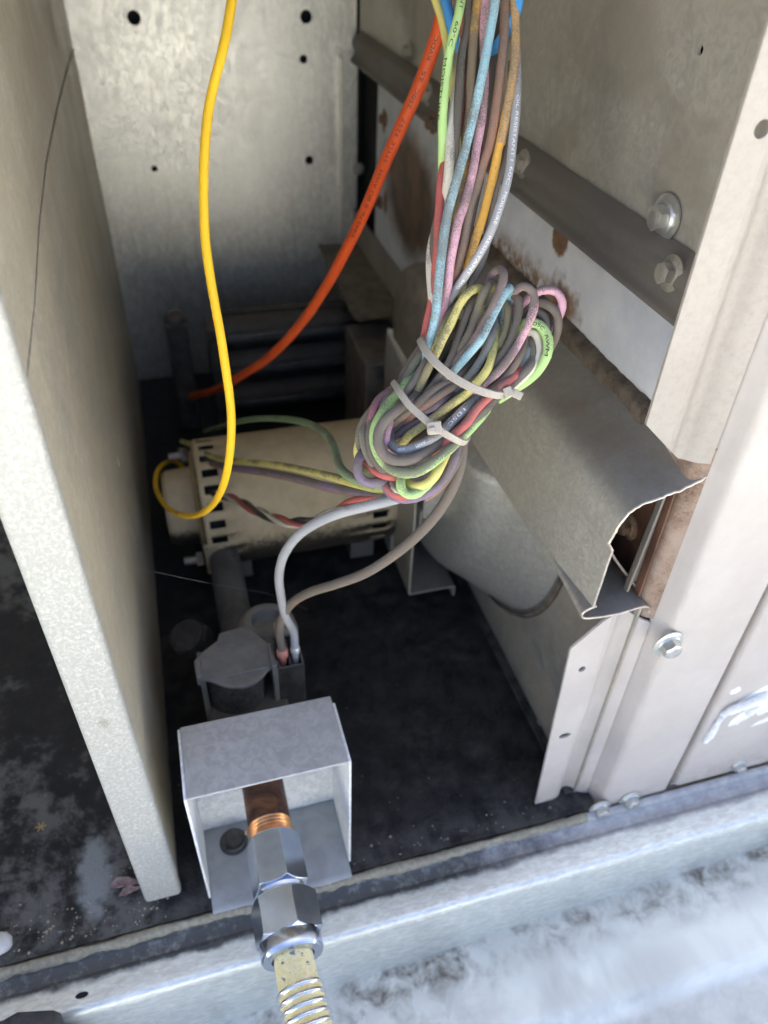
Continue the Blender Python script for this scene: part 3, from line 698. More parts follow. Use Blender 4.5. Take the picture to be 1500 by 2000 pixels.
def cut_above(o, z, squeeze=None):
    bm = bmesh.new(); bm.from_mesh(o.data); lz = z - ORG[o].z
    if squeeze:
        for v in bm.verts:
            if v.co.z + ORG[o].z > squeeze: v.co.x = min(v.co.x, .1560 - ORG[o].x)
    bmesh.ops.bisect_plane(bm, geom=bm.verts[:] + bm.edges[:] + bm.faces[:], plane_co=(0, 0, lz), plane_no=(0, 0, 1), clear_outer=True)
    es = [e_ for e_ in bm.edges if e_.is_boundary]
    if squeeze is None and es: bmesh.ops.contextual_create(bm, geom=es)
    bm.to_mesh(o.data); bm.free()
t = thing('inducer_housing', 'galvanised scroll shaped fan housing tucked under the duct beside the motor', 'fan housing', (.16, .2, 0))
SC = (.1822, .1303)
b = MB(); nn_ = 72
for (x_, cy_, cz_, ry, rz) in ((.1485, .230, .130, .030, .040), (.1485, .226, .130, .074, .082), (.1490, .224, .130, .084, .0915), (.1505, .221, .130, .0895, .0965), (.1535, .217, .1305, .0915, .100), (.158, .211, .131, .0905, .1025), (.165, .203, .1315, .0915, .1045), (.173, .193, .132, .0965, .106), (.1836, .1822, .132, .1045, .1068)):
    for j in range(nn_):
        a_ = 2 * math.pi * j / nn_; b.v.append(Vector((x_, cy_ - ry * math.cos(a_), cz_ - rz * math.sin(a_))))
b.f = [(i * nn_ + j, i * nn_ + (j + 1) % nn_, (i + 1) * nn_ + (j + 1) % nn_, (i + 1) * nn_ + j) for i in range(8) for j in range(nn_)] + [tuple(range(nn_ - 1, -1, -1)), tuple(range(8 * nn_, 9 * nn_))]
cut_above(b.build('scroll', G_SCROLL, t, smooth=50), .1545)
b = MB(); b.lathe([(.1815, .1085), (.1825, .1105), (.1838, .1112)], (0, .1822, .1320), (1, 0, 0), 72, (0, 0, 1), cap=False); cut_above(b.build('seam', STRIP, t, smooth=60), .1545)
b = MB(); b.sheet([(.1345, .128), (.1345, .0108), (.1690, .0108), (.1690, .0010)], .0014, lambda u, v, w: (u, w, v), .179, .262, .0014, 3); b.build('mount_channel', G_DUCT, t)
b = MB(); b.sheet([(.1345, .128), (.1345, .0115)], .0012, lambda u, v, w: (u - .0012, w, v), .2205, .262, 0); b.build('mount_flange', G_DUCT, t)
b = MB(); b.box(.1355, .1475, .214, .2152, .012, .128); b.build('web_plate', G_DUCT, t)
b = MB(); b.sheet([(.139, .062), (.139, .0885), (.161, .0885), (.161, .150)], .0012, lambda u, v, w: (u, w, v), .1795, .2135, .003, 4); b.build('clip', G_DUCT, t)
c_ = aty(918, 832, .1600)
b = MB(); b.plate([(.137, .088), (.1548, .0845), (.1572, .088), (.1610, .139), (.137, .139)], [], .0014, lambda u, v, w: (u, .1715 + w, v)); b.build('front_tab', G_DUCT, t, bevel=.0006)
screw(t, aty(922, 862, .1713), (0, -1, 0), .55, SCREW)
p0, p1 = aty(714, 712, .335), aty(790, 700, .335)
b = MB(); b.box(p0.x, .1800, .335, .405, .004, p0.z); b.build('fan_box', plain('fan_box_paint', (.115, .105, .09), .6, .1, .15, 80, .3), t, bevel=.002)
cc = atx(842, 655, .165)
b = MB(); b.lathe([(.150, .001), (.150, .040), (.1525, .045), (.158, .047), (.183, .047)], (0, cc.y, cc.z), (1, 0, 0), 48); b.build('inlet_drum', plain('drum_grey', (.16, .145, .12), .55, .3, .15, 80, .4), t, smooth=40)

# ------------------------------------------------------------------ burner rack at the back
RK = plain('dark_rack_steel', (.070, .066, .060), .45, .4, .3, 90, .35, (.14, .12, .095), topdust=.5)
t = thing('burner_rack', 'dark rack of stacked burner tubes standing behind the motor', 'burner', (.08, .45, 0))
b = MB(); b.box(-.006, .0125, .440, .456, .0006, .108); b.lathe([(0, .0093), (.007, .0085), (.010, .005)], (.0033, .448, .106), (0, 0, 1), 20); b.build('end_post', RK, t, bevel=.002)
b = MB(); b.box(.028, .040, .440, .456, .0006, .100); b.build('end_post', RK, t, bevel=.002)
for i, z in enumerate((.026, .060, .092)):
    b = MB(); b.lathe([(0, .0125), (.12, .0125), (.125, .010), (.15, .010)], (.028, .452, z), (1, 0, 0), 24); b.build('burner_tube', RK, t, smooth=35)
    b = MB(); b.box(.044, .160, .434, .4385, z - .0035, z + .003); b.build('crossbar', plain('crossbar_steel', (.16, .16, .16), .35, .7, .2, 90, .3, (.2, .17, .13)), t, bevel=.0008)
b = MB(); b.box(.040, .172, .462, .470, .0006, .104); b.build('rear_plate', RK, t, bevel=.001)
t = thing('deflector_plate', 'flat brown dusty plate with a rounded corner sticking out at the back', 'plate', tuple(atz(720, 550, .13)))
P_ = [atz(*q, .130) for q in ((622, 478), (686, 612), (694, 622), (705, 626), (812, 605), (745, 475))]
b = MB(); b.plate([(p.x, p.y) for p in P_], [], .0016, lambda u, v, w: (u, v, .1290 + w)); b.build('sheet', BROWNP, t, bevel=.0004)

# ------------------------------------------------------------------ gas valve, pipe behind it
t = thing('gas_pipe', 'dark grey gas pipe running back from the valve under the motor', 'pipe', (.0105, .16, .0416))
b = MB(); b.lathe([(.103, .0105), (.240, .0105)], (.0105, 0, .0416), (0, 1, 0), 32); b.lathe([(.103, .0130), (.116, .0130), (.1165, .0115)], (.0105, 0, .0416), (0, 1, 0), 32); b.build('pipe', plain('grey_pipe', (.10, .105, .11), .45, .3, .25, 70, .4, (.15, .145, .14)), t, smooth=40)
b = MB()
for k_ in (.028,): b.box(.004, .018, .226, .242, .0006, .035)
b.build('support', RK, t, bevel=.001)
t = thing('gas_valve', 'small dusty solenoid gas valve with a grey cap and black terminal box', 'valve', (.006, .088, 0))
CP = lambda u, v, z=.0885: atz(300 + u / 3.3333, 1150 + v / 3.3333, z)
out = [(425, 290), (500, 268), (612, 242), (628, 250), (645, 280), (700, 318), (738, 345), (752, 372), (768, 420), (790, 452), (806, 472), (804, 494), (745, 524), (722, 556), (690, 588), (655, 612), (610, 632), (560, 642), (505, 640), (455, 630), (415, 615), (378, 600), (345, 592), (285, 590), (272, 540), (262, 470), (285, 440), (312, 416), (415, 338)]
b = MB(); pp = [CP(*q) for q in out]; b.plate([(p.x, p.y) for p in pp], [], .0022, lambda u, v, w: (u, v, .0865 + w)); b.build('cap', GREYCAP, t, bevel=.0006)
e1, e2 = CP(335, 590, .089), CP(742, 510, .089)
b = MB(); b.tube([Vector((e1.x, e1.y, .0890)), Vector((e2.x, e2.y, .0890))], .0005, 6); e1, e2 = CP(415, 375, .089), CP(690, 330, .089); b.tube([Vector((e1.x, e1.y, .0890)), Vector((e2.x, e2.y, .0890))], .0004, 6); b.build('cap_rib', GREYCAP, t)
b = MB(); b.lathe([(.012, .0165), (.078, .0165), (.0800, .0155), (.0862, .0155)], (.0042, .0885, 0), (0, 0, 1), 48); b.build('coil', BLACKP, t, smooth=35)
for (u, v) in ((318, 585), (790, 520)):
    p = CP(u, v, .086); b = MB(); b.box(p.x - .0014, p.x + .0014, p.y - .001, p.y + .018, .008, .0864); b.build('strut', GREYCAP, t, bevel=.0005)
p = CP(300, 520, .0895); b = MB(); b.box(p.x - .0022, p.x + .001, p.y - .006, p.y + .006, .083, .0905); b.build('clip', GREYCAP, t, bevel=.0008)
p = CP(765, 440, .0895); b = MB(); b.box(p.x - .0008, p.x + .0008, p.y - .008, p.y + .008, .083, .0915); b.build('clip', GREYCAP, t, bevel=.0004)
fl_, fr_ = CP(812, 512, .0865), CP(980, 485, .0865); bk = CP(930, 300, .0865)
x0, x1, y0, y1 = fl_.x, fr_.x, fr_.y - .0003, bk.y
b = MB()
b.box(x0, x1, y0, y0 + .0010, .030, .0865); b.box(x0, x0 + .001, y0 + .001, y1, .030, .0865); b.box(x1 - .001, x1, y0 + .001, y1, .030, .0865); b.box(x0, x1, y1, y1 + .001, .030, .0870); b.box(x0, x1, y0, y1, .029, .030)
b.box((x0 + x1) / 2 - .0006, (x0 + x1) / 2 + .0006, y0 + .001, y1, .06, .0855); b.build('terminal_box', BLACKP, t, bevel=.0003)
TA = Vector((x0 + (x1 - x0) * .24, y0 + .006, .0)); TB = Vector((x0 + (x1 - x0) * .74, y0 + .006, .0))
b = MB(); b.lathe([(.072, .0016), (.0795, .0018), (.0885, .0021), (.0895, .0030), (.0935, .0030), (.0945, .0022)], TA, (0, 0, 1), 16); b.build('terminal', plain('red_terminal', (.62, .22, .15), .5, 0, .15, 300, .25), t, smooth=45)
b = MB(); b.lathe([(.072, .0014), (.0830, .0016), (.0895, .0019), (.0905, .0025), (.0935, .0025), (.0945, .0018)], TB, (0, 0, 1), 16); b.build('terminal', plain('tin_terminal', (.75, .76, .76), .35, .5, .1, 300, .1), t, smooth=45)
p = CP(740, 220, .082)
b = MB(); b.lathe([(.02, .0175), (.070, .0175), (.0765, .0160), (.0800, .0125), (.0805, .0085), (.0755, .0075)], (p.x, p.y + .004, 0), (0, 0, 1), 40); b.build('regulator', GREYCAP, t, smooth=35)
p = CP(800, 235, .088); b = MB(); b.box(p.x - .0016, p.x + .0016, p.y - .002, p.y + .002, .078, .0885); b.build('lug', plain('lug_buff', (.34, .30, .25), .6, 0, .1, 200, .3), t, bevel=.0006)
p = CP(330, 290, .062)
b = MB(); b.lathe([(0, .010), (.010, .010), (.012, .008)], (p.x - .008, p.y, .056), (-.25, -.2, 1), 24); b.hexnut((p.x - .003, p.y + .004, .050), (-.3, -.3, 1), .0, .016, .0095, .001); b.build('side_plug', plain('plug_brown', (.040, .036, .034), .6, .2, .25, 120, .2, (.12, .11, .10)), t, smooth=35)
b = MB(); b.box(-.012, .030, .068, .112, .024, .060); b.build('body', RK, t, bevel=.002)
b = MB(); b.box(-.010, .026, .070, .108, .0006, .024); b.build('foot', RK, t, bevel=.002)

# ------------------------------------------------------------------ zinc bracket box with the pipe through it
t = thing('pipe_bracket', 'open fronted zinc sheet box round the gas pipe with a dusty top', 'bracket', (.0115, .025, 0))
XL, XR, YF, YB, ZT = -.0265, .0487, .0064, .0445, .0972
b = MB(); b.box(XL + .0012, XR - .0013, YF, YB, ZT - .0012, ZT); b.build('top_plate', G_BRTOP, t, bevel=.0006)
b = MB(); b.plate([(YF, .0009), (YB, .0009), (YB, ZT - .0016), (YB - .0016, ZT - .0001), (YF + .001, ZT - .0001), (YF, ZT - .0008)], [], .0012, lambda u, v, w: (XL + w, u, v)); b.build('side_plate', G_BRACKET, t, bevel=.0003)
b = MB(); b.plate([(YF, .0009), (YB, .0009), (YB, ZT - .0080), (YB - .004, ZT - .001), (YF + .001, ZT - .0001), (YF, ZT - .0008)], [], .0012, lambda u, v, w: (XR - w, u, v)); b.build('side_plate', G_BRACKET, t, bevel=.0003)
b = MB(); b.plate([(XL + .0013, .0022), (XR - .0013, .0022), (XR - .0013, ZT - .0013), (XL + .0013, ZT - .0013)], [circ(.0091, .0416, .0122, 28)], .0012, lambda u, v, w: (u, YB - .0013 + w, v)); b.build('back_plate', G_BRACKET, t, smooth=0)
b = MB(); b.sheet([(YB - .0014, .0014), (YF - .001, .0014), (.0005, .0014), (-.0012, .0008), (-.0020, -.0006)], .0012, XZ, XL + .0013, XR - .0013, .0012, 4); b.build('bottom_plate', G_PLATE, t)
p = atz(457, 1645, .002)
screw(t, (p.x, p.y, .0021), (0, 0, 1), 1.0, plain('blackened_screw', (.055, .054, .05), .35, .6, .2, 300, .3, (.14, .13, .115)), washer=.95)
b = MB(); b.lathe([(0, .0016), (.0012, .0013), (.0016, .0006)], (XR, .020, ZT - .012), (1, 0, 0), 12); b.build('rivet', G_BRACKET, t)

t = thing('gas_connector', 'yellow coated corrugated gas hose joined by two zinc nuts to a threaded pipe', 'gas hose', (.0091, -.02, .0416))
O_ = Vector((.0091, 0, .0416)); D_ = (0, -1, 0)
b = MB(); b.lathe([(-.100, .0107), (-.0165, .0107), (-.0160, .0102)], O_, D_, 40); b.build('pipe_nipple', COPPER, t, smooth=40)
prof = []; h = -.0165
while h < -.0080: prof += [(h, .0098), (h + .0009, .01085)]; h += .0018
b = MB(); b.lathe(prof, O_, D_, 40); b.build('thread', THREAD, t, smooth=20)
b = MB(); b.tube([O_ + Vector((-.0105, .0155, .0)), O_ + Vector((-.0120, .0145, .002)), O_ + Vector((-.0122, .0125, .0035))], .0004, 6); b.build('thread_burr', THREAD, t)
REF = (-.25, 0, 1)
b = MB(); b.hexnut(O_, D_, -.0085, .0180, .0136, .0011, REF); adn = b.build('adapter_nut', ZINC, t, bevel=.0003, smooth=30)
b = MB(); b.lathe([(.0170, .0108), (.0178, .0112), (.0205, .0104), (.0220, .0104)], O_, D_, 40); b.build('collar', ZINC, t, smooth=40)
b = MB(); b.hexnut(O_, D_, .0203, .0410, .0158, .0014, REF); b.build('flare_nut', ZINC, t, bevel=.0003, smooth=30)
b = MB(); b.lathe([(.0380, .0130), (.0395, .0139), (.0462, .0140), (.0475, .0133), (.0475, .0096), (.0440, .0092)], O_, D_, 48); b.build('nut_skirt', ZINC, t, smooth=35)
hp = spline([O_ + Vector((0, -.044, 0)), O_ + Vector((.0002, -.056, 0)), O_ + Vector((.0010, -.068, -.0004)), O_ + Vector((.0022, -.082, -.002)), O_ + Vector((.004, -.10, -.006)), O_ + Vector((.007, -.125, -.018)), O_ + Vector((.010, -.15, -.045)), O_ + Vector((.012, -.162, -.075)), O_ + Vector((.013, -.165, -.107))], .00055)
L_ = [0]
for i in range(1, len(hp)): L_.append(L_[-1] + (hp[i] - hp[i - 1]).length)
i0 = next(i for i, l in enumerate(L_) if l > .0155)
b = MB(); b.tube(hp[:i0 + 2], lambda s_: .0086 + .0004 * s_, 32); b.build('sleeve', SLEEVE, t, smooth=60)
pitch = .0036
def hr(l): 
    q = (math.sin(2 * math.pi * (l - .0155) / pitch - 1.2) + 1) / 2; return q ** .5
b = MB(); ls = L_[i0:]; b.tube(hp[i0:], lambda s_: (.0084 + .0020 * hr(ls[min(len(ls) - 1, round(s_ * (len(ls) - 1)))])), 36)
ho = b.build('corrugated_hose', HOSE, t, smooth=80)
att = ho.data.attributes.new('ridge', 'FLOAT', 'POINT')
for i in range(len(ho.data.vertices)): att.data[i].value = hr(ls[min(len(ls) - 1, i // 36)])

# lettering that lies on a curved surface
def glyphs(txt, mirror=False):
    cu = bpy.data.curves.new('lettering', 'FONT'); cu.body = txt; cu.size = 1.0; cu.resolution_u = 3
    o = bpy.data.objects.new('lettering', cu); COL.objects.link(o)
    me = bpy.data.meshes.new_from_object(o.evaluated_get(bpy.context.evaluated_depsgraph_get()))
    bpy.data.objects.remove(o); bm = bmesh.new(); bm.from_mesh(me); bpy.data.meshes.remove(me)
    xs_ = [v.co.x for v in bm.verts]; a, c = min(xs_), max(xs_)
    for v in bm.verts: v.co.x = (c - v.co.x if mirror else v.co.x - a) / (c - a)
    bmesh.ops.triangulate(bm, faces=bm.faces)
    return bm, c - a
def text_on_wire(txt, pts, r, s0, s1, hgt, mat, parent, ang0=0.0, ang1=0.0, view=CAM, parts=None, lift=.00007):
    """wrap lettering round a wire between the arc lengths s0 and s1"""
    L2 = [0]
    for i in range(1, len(pts)): L2.append(L2[-1] + (pts[i] - pts[i - 1]).length)
    i_m = min(range(len(pts)), key=lambda i: abs(L2[i] - (s0 + s1) / 2))
    fr = frames(pts); p, tn, u, bb = fr[i_m]; vd = (view - p); vd = (vd - tn * vd.dot(tn)).normalized(); phi = math.atan2(vd.dot(bb), vd.dot(u))
    bm, wd = glyphs(txt); 
    for _ in range(2):
        es = [e_ for e_ in bm.edges if abs(e_.verts[0].co.y - e_.verts[1].co.y) > .22 or e_.calc_length() * 1.0 > .6]
        if es: bmesh.ops.subdivide_edges(bm, edges=es, cuts=1); bmesh.ops.triangulate(bm, faces=bm.faces)
    mb = MB(); mb.v = []
    for v in bm.verts:
        f_ = v.co.x; s_ = s0 + (s1 - s0) * f_; i = max(0, min(len(pts) - 2, next((k_ for k_ in range(len(pts) - 1) if L2[k_ + 1] >= s_), len(pts) - 2)))
        q = (s_ - L2[i]) / max(1e-9, L2[i + 1] - L2[i]); p = fr[i][0].lerp(fr[i + 1][0], q); u = fr[i][2].lerp(fr[i + 1][2], q).normalized(); bb = fr[i][3].lerp(fr[i + 1][3], q).normalized()
        a = phi + ang0 + (ang1 - ang0) * f_
        n_ = u * math.cos(a) + bb * math.sin(a); up = u * -math.sin(a) + bb * math.cos(a)
        th = -(v.co.y - .36) * hgt / r
        mb.v.append(p + (n_ * math.cos(th) + up * math.sin(th)) * (r + lift))
    mb.f = [tuple(v.index for v in f.verts) for f in bm.faces]; bm.free()
    return mb.build('lettering', mat, parent, smooth=0)
def flat_text(txt, mb_origin, xdir, ydir, width, hgt, mat, parent):
    bm, wd = glyphs(txt); mb = MB(); mb.v = [mb_origin + xdir * (v.co.x * width) + ydir * (v.co.y * hgt) for v in bm.verts]; mb.f = [tuple(v.index for v in f.verts) for f in bm.faces]; bm.free()
    return mb.build('lettering', mat, parent, smooth=0)
# stamped figure on the upper flat of the adapter nut
nr = Vector((0, 0, 1)); best = None
for k_ in range(6):
    a = math.pi / 6 + k_ * math.pi / 3; ax = Vector(D_); u = Vector(REF); u = (u - ax * u.dot(ax)).normalized(); bb = ax.cross(u); nn = u * math.cos(a) + bb * math.sin(a)
    if best is None or nn.dot(Vector((.1, -.3, 1))) > best.dot(Vector((.1, -.3, 1))): best = nn
sd_ = Vector(D_).cross(best).normalized(); 
if sd_.x < 0: sd_ = -sd_
cpt = O_ + Vector((0, -.0005, 0)) + best * (.0136 * math.cos(math.pi / 6) + .0001)
flat_text('6', cpt - sd_ * .0012, sd_, Vector((0, 1, 0)), .0016, .0034, plain('stamp_edge', (.8, .8, .82), .4, .5, .05), adn)

# ------------------------------------------------------------------ leaf litter and grit
LEAF = plain('dead_leaf', (.36, .245, .215), .8, 0, .3, 260); GRIT = plain('grit', (.38, .32, .22), .85, 0, .5, 40)
lp = atz(248, 1732, .002)
t = thing('dead_leaf', 'curled brown dead leaf lying against the foot of the partition', 'leaf', (lp.x, lp.y, 0))
b = MB()
def leaf_blade(b, ox, oy, ln, wd_, ang, curl, sd_):
    i0_ = len(b.v); nu, nv = 16, 9; ca, sa_ = math.cos(ang), math.sin(ang)
    for i in range(nu):
        for j in range(nv):
            u_, v_ = i / (nu - 1), j / (nv - 1) - .5
            hw = wd_ * (math.sin(math.pi * u_ ** .8) ** 1.2 + .03) * (1 + .25 * NO.noise(Vector((u_ * 6, sd_, j * .1))))
            x_ = ln * u_; y_ = v_ * 2 * hw * (1 - .35 * curl * abs(v_) * 2)
            z_ = .0009 + curl * hw * (abs(v_) * 2) ** 1.6 * .9 + .0012 * NO.noise(Vector((u_ * 5, v_ * 4, sd_))) + .0035 * u_ * (1 - u_) * curl
            b.v.append(Vector((ox + x_ * ca - y_ * sa_, oy + x_ * sa_ + y_ * ca, max(.0003, z_))))
    b.f += [(i0_ + i * nv + j, i0_ + (i + 1) * nv + j, i0_ + (i + 1) * nv + j + 1, i0_ + i * nv + j + 1) for i in range(nu - 1) for j in range(nv - 1)]
leaf_blade(b, lp.x - .0095, lp.y + .0025, .0175, .0040, -.12, 1.0, 1.7)
leaf_blade(b, lp.x - .0045, lp.y - .0035, .0125, .0028, .15, .9, 6.1)
lf = b.build('blade', LEAF, t, smooth=80); md = lf.modifiers.new('thickness', 'SOLIDIFY'); md.thickness = .0003
b = MB()
def crumb(b, p, r):
    v = []; 
    for k_ in range(6):
        d_ = [(1, 0, 0), (-1, 0, 0), (0, 1, 0), (0, -1, 0), (0, 0, 1), (0, 0, -.5)][k_]; v.append(Vector(p) + Vector(d_) * r * random.uniform(.5, 1.3))
    b.add(v, [(0, 2, 4), (2, 1, 4), (1, 3, 4), (3, 0, 4), (2, 0, 5), (1, 2, 5), (3, 1, 5), (0, 3, 5)])
for i in range(150):
    x = random.uniform(-.125, -.045) if i < 95 else random.uniform(-.02, .17); y = .0035 + abs(random.gauss(0, .012 if i < 95 else .006))
    crumb(b, (x, y, .0003), random.choice((.0004, .0005, .0006, .0009)))
for i in range(70):
    crumb(b, (random.uniform(-.13, .17), random.uniform(.02, .12), .0002), random.uniform(.0002, .0004))
tag(b.build('grit', GRIT, smooth=0), 'scattered grit and crumbs along the front edge of the black floor', kind='stuff')
p = atz(2, 1843, .004); t = thing('white_pebble', 'white rough pebble on the black floor at the front edge', 'pebble', (p.x, p.y, 0))
b = MB(); b.lathe([(-.0042, .001), (-.0036, .0032), (-.0015, .0050), (.001, .0052), (.003, .0036), (.0038, .001)], (p.x, p.y, .0042), (.2, .1, 1), 14)
for v in b.v: v += Vector((random.uniform(-1, 1), random.uniform(-1, 1), random.uniform(-1, 1))) * .0005
b.build('stone', plain('pebble_white', (.72, .70, .66), .85, 0, .1, 200), t, smooth=80)
p = atz(80, 1615, .001)
b = MB()
for k_ in range(6):
    a = k_ * 1.05; b.tube([p, p + Vector((math.cos(a), math.sin(a), .2)) * .0028], .0004, 5)
tag(b.build('husk', plain('husk_yellow', (.42, .30, .12), .8), None, origin=(p.x, p.y, 0)), 'tiny yellow star shaped husk on the stained floor', 'husk')

# ------------------------------------------------------------------ wires
def proj(p):
    v = p - CAM; z = v.dot(RZ); return CX + v.dot(RX) / z * F, CY + v.dot(RY) / z * F
def arc_at(pts, x, y):
    best, s_, l = 1e9, 0, 0
    for i, p in enumerate(pts):
        if i: l += (p - pts[i - 1]).length
        a, b = proj(p); d = (a - x) ** 2 + (b - y) ** 2
        if d < best: best, s_ = d, l
    return s_
HUE = dict(yellow=lin('f0e486'), blue=lin('a4d2de'), pink=lin('eab4c4'), green=lin('bce290'), purple=lin('8c7896'), brown=lin('a47a64'), grey=lin('acaeb0'), red=lin('cc6460'),
           white=lin('e6e0ce'), black=lin('2c2b2b'), orange=lin('e8b04a'), tan=lin('cfa66c'), mauve=lin('94827e'), olive=lin('9a9a62'), magenta=lin('b05a78'), sky=lin('4ea6ea'), navy=lin('3f6092'), leaf=lin('8aa87c'), slate=lin('7a7c84'))
SEED = [0]; WM = {}
def wmat(hue, dust):
    k_ = (hue, dust, SEED[0] % 3)
    if k_ not in WM: WM[k_] = wire_mat('wire_' + hue, HUE[hue], dust, len(WM) * 3.1)
    SEED[0] += 1; return WM[k_]
def wire(parent, hue, dust, P, r=.0016, name='wire', label=None, n=12, step=.0018):
    k_ = len(WM) * 7.7 + len(P); P3 = [at(*q) for q in P]
    P3 = [p + Vector((random.uniform(-1, 1), random.uniform(-1, 1), random.uniform(-1, 1))) * .00022 for p in P3]
    if P[0][1] <= -50: P3 = [P3[0] + Vector((.004 * math.sin(k_), .030, .235)), P3[0] + Vector((0, .018, .110))] + P3   # on up to the controls above
    pts = spline(P3, step); b = MB(); b.tube(pts, lambda s_: r * (1 + .035 * math.sin(s_ * 23 + k_) + .02 * math.sin(s_ * 61 + k_)), n)
    o = b.build(name, wmat(hue, dust), parent, smooth=80)
    if label: o['label'] = label
    return o, pts
def Cq(L): return [(650 + u / 3, 480 + v / 3, d) for u, v, d in L]

# the yellow wire hanging on the left
yp = [(462, -60, .25), (453, 0, .25), (443, 60, .25), (432, 110, .25), (420, 155, .251), (409, 205, .252), (402, 260, .253), (398, 330, .255), (398, 400, .258), (401, 470, .261), (409, 530, .264), (419, 590, .268), (430, 650, .272), (440, 715, .277), (449, 780, .283), (452, 830, .289), (449, 885, .297), (440, 935, .31), (423, 975, .335), (398, 1000, .37), (370, 1008, .41), (340, 1000, .45), (316, 978, .49), (304, 948, .52), (308, 920, .545), (324, 904, .57), (345, 902, .59), (372, 930, .6), (392, 950, .6)]
Y3 = [at(*q) for q in yp]; pts = spline([Y3[0] + Vector((.01, .03, .23)), Y3[0] + Vector((.004, .015, .1))] + Y3, .0018); p = pts[0]
t = thing('yellow_wire', 'single bright yellow wire hanging down and curling behind the end of the motor', 'wire', tuple(p))
b = MB(); b.tube(pts, .0016, 14); b.build('insulation', wire_mat('wire_bright_yellow', lin('f6c41c'), .10, 3, (.30, .22, .08)), t, smooth=80)
# the orange ignition cable
op = [(352, 776, .725), (366, 775, .71), (392, 770, .675), (420, 762, .63), (450, 747, .58), (480, 728, .55), (520, 702, .52), (560, 664, .49), (600, 616, .465), (628, 574, .445), (653, 532, .425), (676, 488, .408), (698, 444, .393), (724, 386, .375), (752, 318, .357), (784, 246, .342), (818, 170, .33), (842, 105, .322), (858, 55, .316), (868, 5, .312), (876, -50, .308)]
O3 = [at(*q) for q in op]; pts = spline(O3 + [O3[-1] + Vector((.006, .008, .10)), O3[-1] + Vector((.01, .012, .22))], .002); OR = .0030
t = thing('ignition_cable', 'thick orange silicone ignition cable printed with black lettering', 'cable', tuple(pts[-1]))
b = MB(); b.tube(pts, OR, 18); ins = b.build('insulation', wire_mat('cable_orange', lin('e2561f'), .06, 9, (.28, .16, .10), .42), t, smooth=80)
for txt, a_, c_ in (('E44576-5', (696, 458), (727, 397)), ('AWM', (739, 360), (754, 328)), ('STYLE', (759, 316), (781, 272)), ('3257', (782, 262), (797, 226)), ('250C', (799, 213), (819, 171)), ('25', (822, 156), (834, 134)), ('KVDC', (836, 119), (860, 64))):
    text_on_wire(txt, pts, OR, arc_at(pts, *a_), arc_at(pts, *c_), .0023, INK, ins, -.12, -.05)
# mirrored recognised-component mark
sa, sb = arc_at(pts, 727, 388), arc_at(pts, 737, 370)
om = text_on_wire('\u042fU', pts, OR, sa, sb, .0023, INK, ins, -.1, -.1)

# harness ------------------------------------------------------------------------------------------
hb = at(880, 760, .283)
H = thing('wire_harness', 'bundle of dusty multicoloured wires coiled up and bound with two nylon ties', 'wire harness', tuple(hb))
f0, f1, f2, f3, f4, k0, k1 = .2705, .2735, .2765, .2795, .2825, .286, .2895
# hanging strands
_, GP = wire(H, 'green', .12, [(908, -60, .262), (900, 0, .262), (892, 48, .262), (880, 95, .263), (872, 140, .264), (867, 185, .265), (865, 235, .267), (866, 290, .27), (864, 330, .276), (866, 375, .282), (874, 430, .284), (874, 480, .285), (866, 560, .286), (850, 640, .288), (820, 720, .289)], label='pale green wire with black lettering')
lo, lpts = wire(H, 'blue', .34, [(972, -60, .255), (968, 0, .256), (960, 50, .257), (950, 105, .258), (938, 162, .259), (925, 220, .261), (910, 282, .263), (898, 328, .264), (887, 366, .265), (875, 411, .267), (868, 448, .268), (864, 486, .269), (860, 524, .270), (857, 565, .2715), (850, 613, .274), (842, 660, .278), (828, 705, .283), (806, 760, .287)], label='light blue wire at the front of the strands')
wire(H, 'sky', .05, [(862, -60, .285), (868, -10, .283), (876, 30, .281), (886, 66, .280), (902, 98, .279), (924, 114, .278), (948, 110, .275), (968, 92, .27), (986, 68, .266), (1002, 38, .263), (1012, 4, .262), (1018, -50, .262)], .0019, label='bright blue wire looping across the top')
wire(H, 'orange', .55, [(936, -60, .266), (932, 0, .266), (928, 40, .266), (924, 100, .267), (920, 160, .268), (916, 220, .27), (910, 280, .272), (912, 310, .273), (908, 345, .274), (898, 400, .276), (888, 450, .279), (878, 510, .282), (866, 580, .285), (850, 660, .287)])
wire(H, 'pink', .42, [(952, -60, .266), (948, 0, .266), (945, 60, .266), (946, 110, .266), (947, 170, .266), (940, 235, .266), (931, 285, .267), (926, 318, .267), (918, 355, .268), (909, 392, .268), (897, 430, .269), (888, 467, .270), (880, 510, .272), (873, 560, .275), (866, 597, .279), (855, 640, .284), (838, 690, .287)])
wire(H, 'brown', .55, [(988, -60, .263), (986, 0, .263), (984, 80, .263), (978, 140, .264), (967, 220, .265), (956, 280, .267), (946, 317, .268), (932, 364, .269), (920, 401, .270), (910, 448, .272), (901, 495, .274), (890, 532, .277), (879, 562, .281), (866, 610, .286), (850, 660, .288)])
wire(H, 'tan', .35, [(1000, -60, .262), (1004, 0, .262), (1008, 50, .262), (1006, 100, .262), (1000, 160, .263), (990, 220, .264), (978, 280, .266)])
o1, opts = wire(H, 'orange', .22, [(990, 218, .264), (978, 280, .266), (966, 327, .268), (955, 373, .270), (944, 420, .272), (932, 457, .274), (921, 495, .277), (912, 523, .280), (897, 560, .284), (878, 610, .288)], label='dull orange wire')
